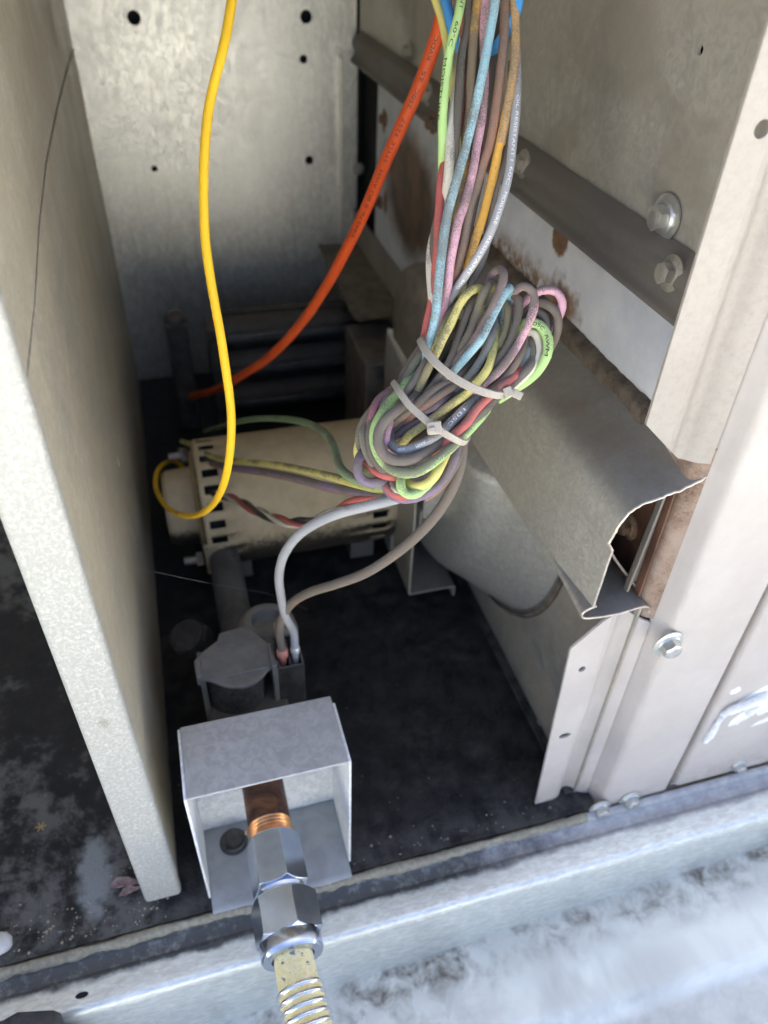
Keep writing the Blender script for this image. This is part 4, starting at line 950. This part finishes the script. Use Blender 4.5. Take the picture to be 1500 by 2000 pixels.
_, gpts = wire(H, 'grey', .16, [(996, -60, .268), (1001, 0, .268), (1005, 60, .267), (1008, 120, .266), (1009, 170, .265), (1007, 225, .264), (1002, 280, .264), (997, 317, .264), (988, 364, .264), (977, 401, .265), (964, 439, .266), (949, 472, .268), (932, 504, .270), (912, 534, .273), (893, 560, .277), (878, 584, .281), (862, 620, .286)], label='grey wire with white lettering')
wire(H, 'red', .35, [(898, -60, .272), (902, 0, .272), (906, 55, .272), (908, 105, .272), (906, 160, .272), (899, 215, .273), (890, 265, .274), (877, 300, .274), (868, 322, .273), (862, 350, .273), (859, 392, .274), (857, 439, .275), (855, 480, .276), (850, 530, .279), (843, 590, .281), (835, 635, .283), (824, 690, .287)])
wire(H, 'black', .8, [(912, -60, .268), (914, 0, .268), (914, 50, .268), (908, 85, .268), (901, 120, .268), (897, 165, .268), (894, 220, .268), (889, 285, .269), (884, 335, .273), (874, 380, .278), (860, 415, .28), (851, 445, .28), (848, 485, .28), (850, 540, .281), (848, 600, .283), (838, 650, .285)], label='speckled black wire')
wire(H, 'white', .3, [(918, -60, .272), (912, 0, .272), (908, 60, .273), (902, 120, .272), (892, 175, .27), (885, 225, .269), (880, 270, .268), (877, 318, .268), (873, 364, .271), (868, 395, .276), (858, 430, .281), (846, 470, .282), (840, 510, .281), (840, 545, .2805), (843, 580, .2805), (845, 620, .282), (836, 670, .285)], label='off white wire')
wire(H, 'mauve', .7, [(968, -60, .274), (967, 40, .274), (964, 100, .273), (960, 150, .273), (956, 200, .273), (950, 260, .274), (940, 330, .276), (926, 400, .279), (914, 460, .281), (904, 520, .284), (892, 590, .288)])
wire(H, 'slate', .7, [(1002, 120, .274), (996, 230, .273), (985, 310, .273), (972, 352, .273), (962, 400, .274), (955, 440, .276), (945, 490, .278), (932, 528, .281), (915, 565, .284), (900, 600, .288)])
wire(H, 'olive', .5, [(940, -60, .276), (938, 80, .276), (930, 200, .277), (915, 300, .279), (900, 380, .281), (893, 470, .283), (897, 520, .281), (905, 545, .281), (897, 590, .285), (880, 640, .288)])
wire(H, 'yellow', .1, [(846, -60, .29), (852, 0, .29), (860, 30, .291), (872, 90, .292), (884, 180, .29), (892, 260, .288), (890, 340, .286), (884, 430, .286), (872, 540, .288), (850, 650, .29)])
# coiled strands (measured in the enlarged view of the bundle)
def cw(hue, dust, L, r=.0016, label=None): return wire(H, hue, round(min(.85, dust + .14), 2), Cq(L), r * .97, label=label)
cw('yellow', .30, [(420, 1000, k0), (470, 900, f4), (510, 820, f3), (555, 735, f2), (600, 645, f2), (640, 560, f1), (690, 455, f1), (740, 350, f1), (795, 275, f1), (850, 250, f2), (885, 275, f4), (870, 350, k1), (800, 480, k1)], label='pale yellow wire with a tall loop')
cw('yellow', .42, [(470, 920, k0), (530, 780, f4), (575, 680, f3), (610, 590, f2), (650, 490, f2), (690, 400, f3), (735, 345, f4), (780, 330, k0), (800, 380, k1)])
cw('mauve', .7, [(330, 1120, k0), (420, 1010, f4), (520, 900, f4), (590, 810, f3), (650, 740, f3), (690, 670, f3), (730, 560, f3), (775, 430, f3), (815, 340, f3), (845, 305, f4), (870, 330, k0)])
cw('olive', .55, [(620, 800, k0), (690, 690, f4), (750, 600, f3), (795, 520, f2), (840, 400, f2), (875, 300, f1), (905, 240, f1), (930, 222, f2), (935, 250, f4), (900, 350, k0)])
cw('pink', .62, [(560, 900, k0), (640, 790, f4), (720, 680, f3), (800, 590, f2), (870, 490, f1), (930, 370, f0), (985, 245, f0), (1003, 180, f0), (985, 140, f1), (945, 148, f2), (915, 190, f3), (900, 230, f4), (880, 300, k0)])
cw('blue', .42, [(480, 960, k0), (560, 880, f4), (650, 800, f3), (725, 718, f2), (800, 632, f1), (870, 545, f0), (930, 430, f0), (985, 320, f0), (1025, 250, f0), (1040, 262, f2), (1020, 340, f4), (980, 450, k0)], label='light blue wire crossing the coil')
cw('blue', .40, [(520, 1000, k0), (600, 930, k0), (700, 850, f4), (790, 770, f3), (850, 700, f2), (900, 610, f2), (930, 530, f2), (945, 450, f3), (935, 390, f4), (900, 380, k0)])
cw('yellow', .22, [(395, 1165, f4), (450, 1108, f3), (540, 1048, f3), (620, 985, f3), (700, 928, f2), (780, 868, f2), (850, 795, f1), (905, 715, f1), (935, 630, f2), (950, 560, f3), (960, 470, f4)], label='long yellow wire running the length of the coil')
cw('yellow', .38, [(880, 760, k0), (940, 660, f4), (985, 570, f3), (1015, 490, f3), (1028, 410, f3), (1020, 350, f3), (995, 335, f4), (970, 370, k0)])
cw('mauve', .66, [(640, 960, k0), (740, 860, f4), (830, 785, f3), (910, 735, f2), (980, 660, f2), (1040, 560, f2), (1075, 460, f2), (1090, 370, f2), (1080, 310, f2), (1050, 290, f3), (1020, 330, k0)])
cw('pink', .42, [(690, 960, k0), (790, 890, f4), (870, 820, f2), (950, 752, f1), (1030, 665, f1), (1100, 560, f1), (1155, 430, f0), (1178, 340, f0), (1170, 275, f0), (1130, 240, f0), (1085, 248, f1), (1055, 280, f3), (1040, 340, k0)], label='dusty pink wire with a rounded loop')
cw('pink', .22, [(1060, 400, k0), (1110, 345, f4), (1160, 300, f3), (1215, 268, f2), (1270, 258, f2), (1320, 280, f2), (1348, 330, f2), (1335, 395, f3), (1300, 455, f4), (1270, 500, k0), (1240, 560, k1)])
cw('brown', .75, [(1090, 420, k0), (1140, 360, f4), (1200, 338, f3), (1260, 345, f2), (1305, 385, f2), (1322, 440, f2), (1310, 510, f3), (1285, 575, f4), (1230, 660, k0)])
cw('slate', .65, [(1110, 450, k0), (1160, 402, f4), (1210, 395, f3), (1245, 425, f3), (1250, 480, f3), (1235, 540, f4)])
cw('black', .7, [(1080, 440, k0), (1130, 400, k0), (1180, 410, f4), (1215, 450, f4), (1225, 520, f4), (1200, 600, k0)])
_, grp = cw('green', .12, [(1040, 540, k0), (1095, 475, f4), (1150, 450, f2), (1205, 465, f2), (1248, 510, f2), (1264, 575, f2), (1252, 645, f2), (1215, 715, f3), (1160, 770, f4), (1080, 830, k0), (960, 900, k0)], .0019, label='lime green wire loop with black lettering')
cw('white', .2, [(1130, 520, f4), (1165, 500, f3), (1198, 530, f3), (1212, 590, f3), (1198, 660, f3), (1160, 730, f3), (1100, 790, f4), (1020, 850, k0)])
cw('slate', .7, [(1110, 540, k0), (1150, 540, f4), (1175, 590, f3), (1170, 660, f3), (1130, 735, f2), (1060, 800, f3), (980, 865, f3), (920, 930, f3), (850, 1010, f4)])
cw('olive', .6, [(1120, 560, k0), (1150, 545, f4), (1160, 590, f4), (1130, 660, f4)])
cw('brown', .5, [(700, 1010, k0), (790, 940, f4), (880, 878, f3), (960, 820, f2), (1030, 745, f2), (1085, 660, f2), (1115, 580, f3), (1120, 520, f4), (1090, 490, k0)])
cw('blue', .3, [(930, 870, k0), (1010, 790, f4), (1070, 740, f3), (1115, 685, f3), (1140, 610, f3), (1130, 550, k0)])
cw('red', .28, [(560, 1250, f4), (640, 1180, f2), (720, 1100, f1), (790, 1030, f1), (840, 965, f1), (900, 895, f1), (975, 830, f1), (1050, 775, f2), (1115, 715, f3), (1150, 650, k0)], label='red wire along the edge of the coil')
cw('black', .55, [(470, 1290, f4), (560, 1225, f3), (650, 1160, f3), (740, 1085, f2), (830, 1015, f2), (910, 940, f2), (985, 865, f2), (1060, 800, f3), (1120, 740, f4)])
cw('purple', .4, [(560, 1170, k0), (660, 1075, f3), (740, 1015, f3), (830, 960, f2), (900, 890, f3), (960, 830, f4), (1040, 760, k0)])
cw('purple', .4, [(330, 1090, k0), (400, 1030, f4), (480, 985, f4), (560, 960, f3), (640, 905, f3), (700, 850, f4), (780, 770, k0)])
cw('purple', .3, [(340, 1130, k0), (410, 1085, f4), (480, 1040, f4), (550, 1010, f4), (640, 950, k0)])
cw('brown', .45, [(300, 1110, k0), (350, 1045, f3), (430, 980, f2), (520, 900, f2), (600, 840, f2), (690, 790, f3), (780, 720, f4), (860, 620, k0)])
cw('brown', .4, [(390, 1060, k0), (470, 990, f3), (550, 930, f2), (640, 868, f2), (730, 812, f3), (800, 750, f4), (870, 670, k0)])
_, gtp = cw('grey', .25, [(980, 800, k0), (900, 850, f4), (840, 892, f3), (765, 965, f2), (690, 1040, f2), (620, 1095, f1), (540, 1150, f1), (460, 1190, f1), (390, 1198, f1), (345, 1165, f2), (330, 1110, f4), (360, 1050, k0)], .0018, label='pale grey wire with white lettering')
cw('mauve', .62, [(540, 800, k0), (480, 890, f3), (400, 945, f1), (330, 1000, f0), (275, 1080, f0), (268, 1160, f0), (310, 1230, f0), (380, 1262, f0), (460, 1255, f0), (560, 1200, f1), (640, 1140, f2), (720, 1060, f3), (800, 990, f4)], .0020, label='thick dusty mauve wire round the lower end')
cw('pink', .05, [(420, 850, k0), (385, 905, f4), (345, 990, f3), (318, 1070, f2), (312, 1140, f2), (325, 1200, f3), (360, 1240, f4)], label='bright pink wire')
cw('green', .35, [(520, 640, k0), (440, 790, f4), (385, 860, f3), (320, 930, f2), (262, 1030, f1), (245, 1120, f1), (262, 1215, f1), (315, 1290, f1), (390, 1328, f0), (480, 1325, f0), (590, 1270, f0), (690, 1185, f1), (775, 1100, f2), (850, 1020, f3), (900, 960, k0)], .0019, label='green wire round the lower end')
cw('grey', .78, [(590, 620, f4), (540, 690, f3), (490, 770, f3), (440, 850, f3), (390, 920, f4), (340, 1000, k0)])
cw('leaf', .45, [(560, 560, k0), (510, 640, f4), (460, 720, f4), (410, 800, f4), (360, 870, k0), (280, 960, k0)])
cw('black', .62, [(520, 590, k0), (470, 660, k0), (420, 745, k0), (380, 810, k0), (330, 880, f4), (270, 960, f3), (225, 1060, f2), (215, 1160, f2), (240, 1250, f2), (300, 1320, f2), (370, 1350, f3), (440, 1350, f4)])
cw('white', .5, [(470, 700, k0), (400, 790, k0), (345, 860, f4), (285, 940, f3), (215, 1030, f4), (180, 1110, f3), (190, 1200, f3), (230, 1270, f3), (290, 1330, f4)])
cw('magenta', .35, [(420, 780, k0), (340, 850, f4), (265, 910, f3), (232, 985, f2), (225, 1060, f3), (235, 1130, f4)])
cw('olive', .55, [(400, 800, k0), (310, 880, k0), (215, 975, f4), (165, 1060, f4), (152, 1140, f4), (175, 1220, k0), (230, 1290, k0)])
cw('yellow', .1, [(190, 1100, k1), (155, 1160, k0), (145, 1215, k0), (165, 1280, k0), (200, 1325, f4), (250, 1338, f4), (300, 1320, k0)])
cw('purple', .3, [(230, 1180, k0), (175, 1215, f4), (145, 1270, f3), (148, 1335, f3), (190, 1378, f3), (250, 1385, f3), (320, 1365, f4), (390, 1330, k0)], .0018, label='purple wire loop under the coil')
cw('red', .3, [(170, 1200, k0), (205, 1270, f4), (250, 1320, f3), (310, 1345, f2), (380, 1352, f3), (450, 1330, f4)])
cw('red', .25, [(300, 1330, k0), (315, 1390, f4), (345, 1445, f3), (395, 1472, f3), (450, 1470, f4)])
cw('white', .15, [(335, 1340, k0), (338, 1395, f4), (355, 1435, f3), (390, 1450, f3), (430, 1440, f4)])
cw('green', .1, [(408, 1330, f3), (396, 1385, f2), (405, 1430, f2), (450, 1455, f2), (500, 1445, f2), (540, 1415, f3), (600, 1370, k0)], .0018)
cw('yellow', .15, [(420, 1370, f4), (455, 1405, f3), (510, 1412, f2), (570, 1378, f2), (620, 1315, f2), (650, 1250, f3), (680, 1180, f4), (760, 1090, k0)], .0018)
cw('pink', .2, [(440, 1330, f4), (480, 1362, f4), (530, 1360, f4), (590, 1310, k0)])
cw('purple', .3, [(290, 1370, k0), (330, 1440, k0), (390, 1480, f4), (460, 1485, f4), (540, 1455, f4), (620, 1395, f4), (680, 1315, f4), (720, 1230, f4), (735, 1150, k0)], .0018)
cw('brown', .4, [(540, 1480, k1), (630, 1410, k0), (690, 1330, k0), (735, 1240, k0), (745, 1150, k1)])
random.seed(11)
for i in range(20):   # strands inside the coil
    f_ = (i + .5) / 20; u0, v0 = 420 + 330 * f_, 830 + 250 * f_; hue = random.choice(('mauve', 'slate', 'brown', 'black', 'olive', 'grey'))
    d_ = .2905 + random.random() * .007; e_ = random.uniform(-25, 25)
    cw(hue, .8, [(u0 - 170 + e_ + 60 * abs(f_ - .5), v0 + 190 - 70 * f_, d_ + .004), (u0 - 130, v0 + 130, d_), (u0 - 20, v0 + 10, d_), (u0 + 110, v0 - 140, d_), (u0 + 230, v0 - 300 + 40 * f_, d_), (u0 + 300 + e_, v0 - 390 + 90 * f_, d_ + .003)])
# lettering on the wires
gw = [o for o in H.children if o.get('label') == 'pale green wire with black lettering'][0]
gp = GP or spline([at(*q) for q in [(908, -60, .262), (900, 0, .262), (892, 48, .262), (880, 95, .263), (872, 140, .264), (867, 185, .265), (865, 235, .267), (866, 290, .27), (864, 330, .276)]], .0018)
for txt, a_, c_, g0, g1 in (('NT', (898, 2), (893, 22), .25, .2), ('60\u00b0C', (887, 46), (877, 96), .15, -.1), ('MOISTURE', (870, 120), (865, 232), -.55, -1.15)):
    text_on_wire(txt, gp, .0016, arc_at(gp, *a_), arc_at(gp, *c_), .0017, INK, gw, -g0, -g1)
gw = [o for o in H.children if o.get('label') == 'grey wire with white lettering'][0]
for txt, a_, c_ in (('OIL RESISTANT I', (1008, 190), (1003, 318)), ('60C', (998, 334), (990, 360)), ('MOISTURE', (988, 372), (964, 443)), ('RESISTANT', (956, 463), (914, 536)), ('600', (906, 546), (893, 562))):
    text_on_wire(txt, gpts, .0016, arc_at(gpts, *a_), arc_at(gpts, *c_), .0015, WINK, gw, -.35, -.2)
gw = [o for o in H.children if o.get('label') == 'lime green wire loop with black lettering'][0]
text_on_wire('105C  AWM', grp, .0019, arc_at(grp, 1038, 643), arc_at(grp, 1066, 694), .0018, INK, gw, 0, 0)
gw = [o for o in H.children if o.get('label') == 'pale grey wire with white lettering'][0]
for txt, a_, c_ in (('105C', (902, 805), (877, 832)), ('AWM', (833, 860), (808, 875)), ('600', (792, 879), (778, 879))):
    text_on_wire(txt, gtp, .0018, arc_at(gtp, *a_), arc_at(gtp, *c_), .0016, WINK, gw, 0, 0)

# nylon ties
A0, A1 = at(748, 905, .2855), at(1050, 600, .2855)
def outward(p):
    d_ = (A1 - A0).normalized(); q = A0 + d_ * (p - A0).dot(d_); return (p - q).normalized(), d_
def ribbon(pts, wd, th, name, parent, mat, taper=None):
    b = MB(); k = len(pts); b.v = []
    for i, p in enumerate(pts):
        o_, ax = outward(p); tn = (pts[min(i + 1, k - 1)] - pts[max(i - 1, 0)]).normalized(); sd = tn.cross(o_).normalized(); o_ = sd.cross(tn).normalized()
        for a_, c_ in ((-1, -.5), (-.8, .5), (.8, .5), (1, -.5)): b.v.append(p + sd * (wd / 2 * a_) + o_ * (th * c_))
    for i in range(k - 1):
        for j in range(4):
            a_ = i * 4 + j; c_ = i * 4 + (j + 1) % 4; b.f.append((a_, c_, c_ + 4, a_ + 4))
    b.f += [(3, 2, 1, 0), tuple(range((k - 1) * 4, k * 4))]
    return b.build(name, mat, parent, smooth=50)
def tie(F_, width, head, tail):
    r_ = spline([at(*q) for q in Cq(F_)], .001)
    o = ribbon(r_, width, .0012, 'cable_tie', H, NYLON); return o, r_
t1, r1 = tie([(640, 640, .300), (560, 570, .296), (515, 545, .286), (518, 570, .2775), (560, 635, .2715), (620, 700, .2690), (700, 765, .2680), (790, 818, .2680), (880, 855, .2690), (950, 874, .2705), (1000, 872, .2745), (1030, 850, .281), (1000, 800, .292), (900, 740, .300), (780, 690, .303), (640, 640, .300)], .0030, None, None)
h1, h2, h3 = at(*Cq([(1000, 868, .2735)])[0]), at(*Cq([(1045, 850, .2735)])[0]), at(*Cq([(1108, 885, .274)])[0])
def block(a_, c_, wd, th, name, par, mat=NYLON, up=None, bev=.0003):
    tn = (c_ - a_).normalized(); o_ = up or (CAM - a_); o_ = (o_ - tn * o_.dot(tn)).normalized(); sd = tn.cross(o_); b = MB(); b.v = []
    for p in (a_, c_):
        for x_, y_ in ((-1, -1), (1, -1), (1, 1), (-1, 1)): b.v.append(p + sd * (wd / 2 * x_) + o_ * (th / 2 * y_))
    b.f = [(3, 2, 1, 0), (4, 5, 6, 7), (0, 1, 5, 4), (1, 2, 6, 5), (2, 3, 7, 6), (3, 0, 4, 7)]
    return b.build(name, mat, par, bevel=bev)
block(h1, h2 + (h2 - h1) * .1, .0036, .0030, 'tie_head', t1)
tb = block(h2 - (h2 - h1) * .1 + (h3 - h2) * .05, h3, .0030, .0009, 'tie_tail', t1)
nb = MB()
for i in range(7):
    p = h2.lerp(h3, .22 + i * .11); q = p + (h3 - h2).normalized() * .00045; o_ = (CAM - p).normalized()
    tn = (h3 - h2).normalized(); sd = tn.cross(o_).normalized()
    a = [p - sd * .0011, p + sd * .0011, q + sd * .0011, q - sd * .0011]; nb.add([x + o_ * .0004 for x in a] + [x + o_ * .00085 for x in a], [(3, 2, 1, 0), (4, 5, 6, 7), (0, 1, 5, 4), (1, 2, 6, 5), (2, 3, 7, 6), (3, 0, 4, 7)])
nb.build('tie_ridges', NYLON, t1, smooth=0)
t2, r2 = tie([(460, 900, .300), (390, 830, .295), (355, 800, .286), (365, 818, .2785), (400, 870, .2715), (450, 935, .2690), (510, 990, .2680), (570, 1040, .2675), (640, 1090, .2680), (700, 1125, .2695), (745, 1148, .2725), (775, 1150, .2765), (790, 1120, .286), (720, 1050, .297), (600, 960, .303), (460, 900, .300)], .0026, None, None)
q0, q1 = at(*Cq([(552, 1072, .2660)])[0]), at(*Cq([(636, 1062, .2660)])[0])
block(q0, q1, .0046, .0036, 'tie_head', t2, bev=.0006)
block(at(*Cq([(560, 1082, .2640)])[0]), at(*Cq([(600, 1074, .2640)])[0]), .0018, .0012, 'tie_pawl', t2)

# leads that leave the coil -------------------------------------------------------------------------
def lead(name, label, hue, dust, P, r=.0016, cat='wire', label_group=None):
    pts = spline([at(*q) for q in P], .0022)
    t_ = thing(name, label, cat, tuple(pts[-1]), 'leads to the gas valve' if name == 'valve_lead' else 'leads lying over the motor'); b = MB(); b.tube(pts, r, 12); b.build('insulation', wmat(hue, dust), t_, smooth=80); return t_, pts
def depth(p): return (p - CAM).dot(RZ)
TAp, TBp = Vector((TA.x, TA.y, .0940)), Vector((TB.x, TB.y, .0940))
def ext(P, tail): return P + [(*proj(q), depth(q)) for q in tail]
lead('valve_lead', 'light grey wire arching from the coil down to the gas valve', 'grey', .15, ext([(860, 930, .288), (820, 955, .288), (780, 972, .290), (730, 985, .294), (670, 1000, .302), (620, 1020, .312), (580, 1048, .325), (554, 1085, .34), (545, 1125, .355), (549, 1165, .37), (558, 1205, .385)], [TBp + Vector((0, .002, .010)), TBp]), .0021)
lead('valve_lead', 'dusty brown wire sweeping from the coil round to the gas valve', 'brown', .9, ext([(900, 800, .292), (903, 860, .291), (899, 905, .292), (884, 952, .296), (856, 1000, .303), (815, 1046, .312), (765, 1087, .322), (712, 1120, .333), (655, 1141, .346), (605, 1157, .36), (570, 1178, .374), (550, 1210, .388)], [TAp + Vector((-.0005, .0015, .010)), TAp]), .0022)
lead('motor_lead', 'green wire arching over the top of the motor to the dark rack', 'leaf', .35, [(790, 945, .288), (750, 948, .292), (712, 942, .298), (685, 932, .306), (666, 915, .316), (657, 890, .33), (650, 868, .345), (634, 845, .37), (606, 829, .40), (570, 820, .44), (530, 817, .48), (490, 819, .52), (455, 826, .56), (420, 836, .60), (400, 842, .63)], .0019)
lead('motor_lead', 'yellow dusty wire lying across the motor toward its end', 'yellow', .42, [(800, 955, .289), (745, 955, .296), (700, 946, .308), (650, 932, .33), (600, 920, .36), (550, 910, .40), (500, 904, .44), (460, 900, .475), (425, 895, .505), (395, 882, .53), (372, 868, .55), (355, 862, .57)], .0018)
lead('motor_lead', 'purple wire lying across the motor under the yellow one', 'purple', .5, [(800, 960, .291), (745, 963, .299), (690, 959, .315), (640, 950, .335), (590, 936, .368), (550, 927, .40), (500, 918, .44), (450, 912, .48), (420, 905, .51), (390, 893, .535), (365, 884, .555), (350, 878, .575)], .0018)
lead('motor_lead', 'thin brown wire hidden partly under the purple motor wire', 'brown', .4, [(790, 963, .293), (740, 968, .301), (690, 964, .317), (640, 955, .338), (590, 941, .371), (550, 932, .403), (500, 923, .443), (450, 916, .483), (415, 908, .514), (385, 896, .54), (362, 888, .56)], .0013)
for i, (hue, lab) in enumerate((('red', 'red strand of the wires twisted together across the lower motor'), ('black', 'black strand of the wires twisted together across the lower motor'), ('white', 'white strand of the wires twisted together across the lower motor'))):
    base = [(790, 958, .294), (742, 965, .302), (700, 980, .316), (660, 998, .335), (625, 1014, .355), (590, 1021, .375), (555, 1018, .40), (520, 1006, .425), (490, 992, .45), (460, 976, .475), (430, 966, .5), (405, 962, .525), (385, 955, .55)]
    pts = spline([at(*q) for q in base], .002); fr = frames(pts); L = 0; out = []
    for k_, (p, tn, u, bb) in enumerate(fr):
        if k_: L += (p - pts[k_ - 1]).length
        a = L / .085 * 2 * math.pi + i * 2.094; out.append(p + (u * math.cos(a) + bb * math.sin(a)) * .0016)
    t_ = thing('twisted_lead', lab, 'wire', tuple(out[-1]), 'twisted leads over the motor'); b = MB(); b.tube(out, .00135, 10); b.build('insulation', wmat(hue, .32), t_, smooth=80)
# a strand of cobweb
b = MB(); b.tube([aty(270, 1110, .10), aty(410, 1140, .11), aty(520, 1158, .13), aty(600, 1190, .15)], .00003, 4)
tag(b.build('cobweb', plain('silk', (.6, .6, .6), .4, 0, 0), None, origin=aty(410, 1140, .11)), 'single fine strand of cobweb across the dark gap', 'cobweb')
bpy.context.view_layer.update()
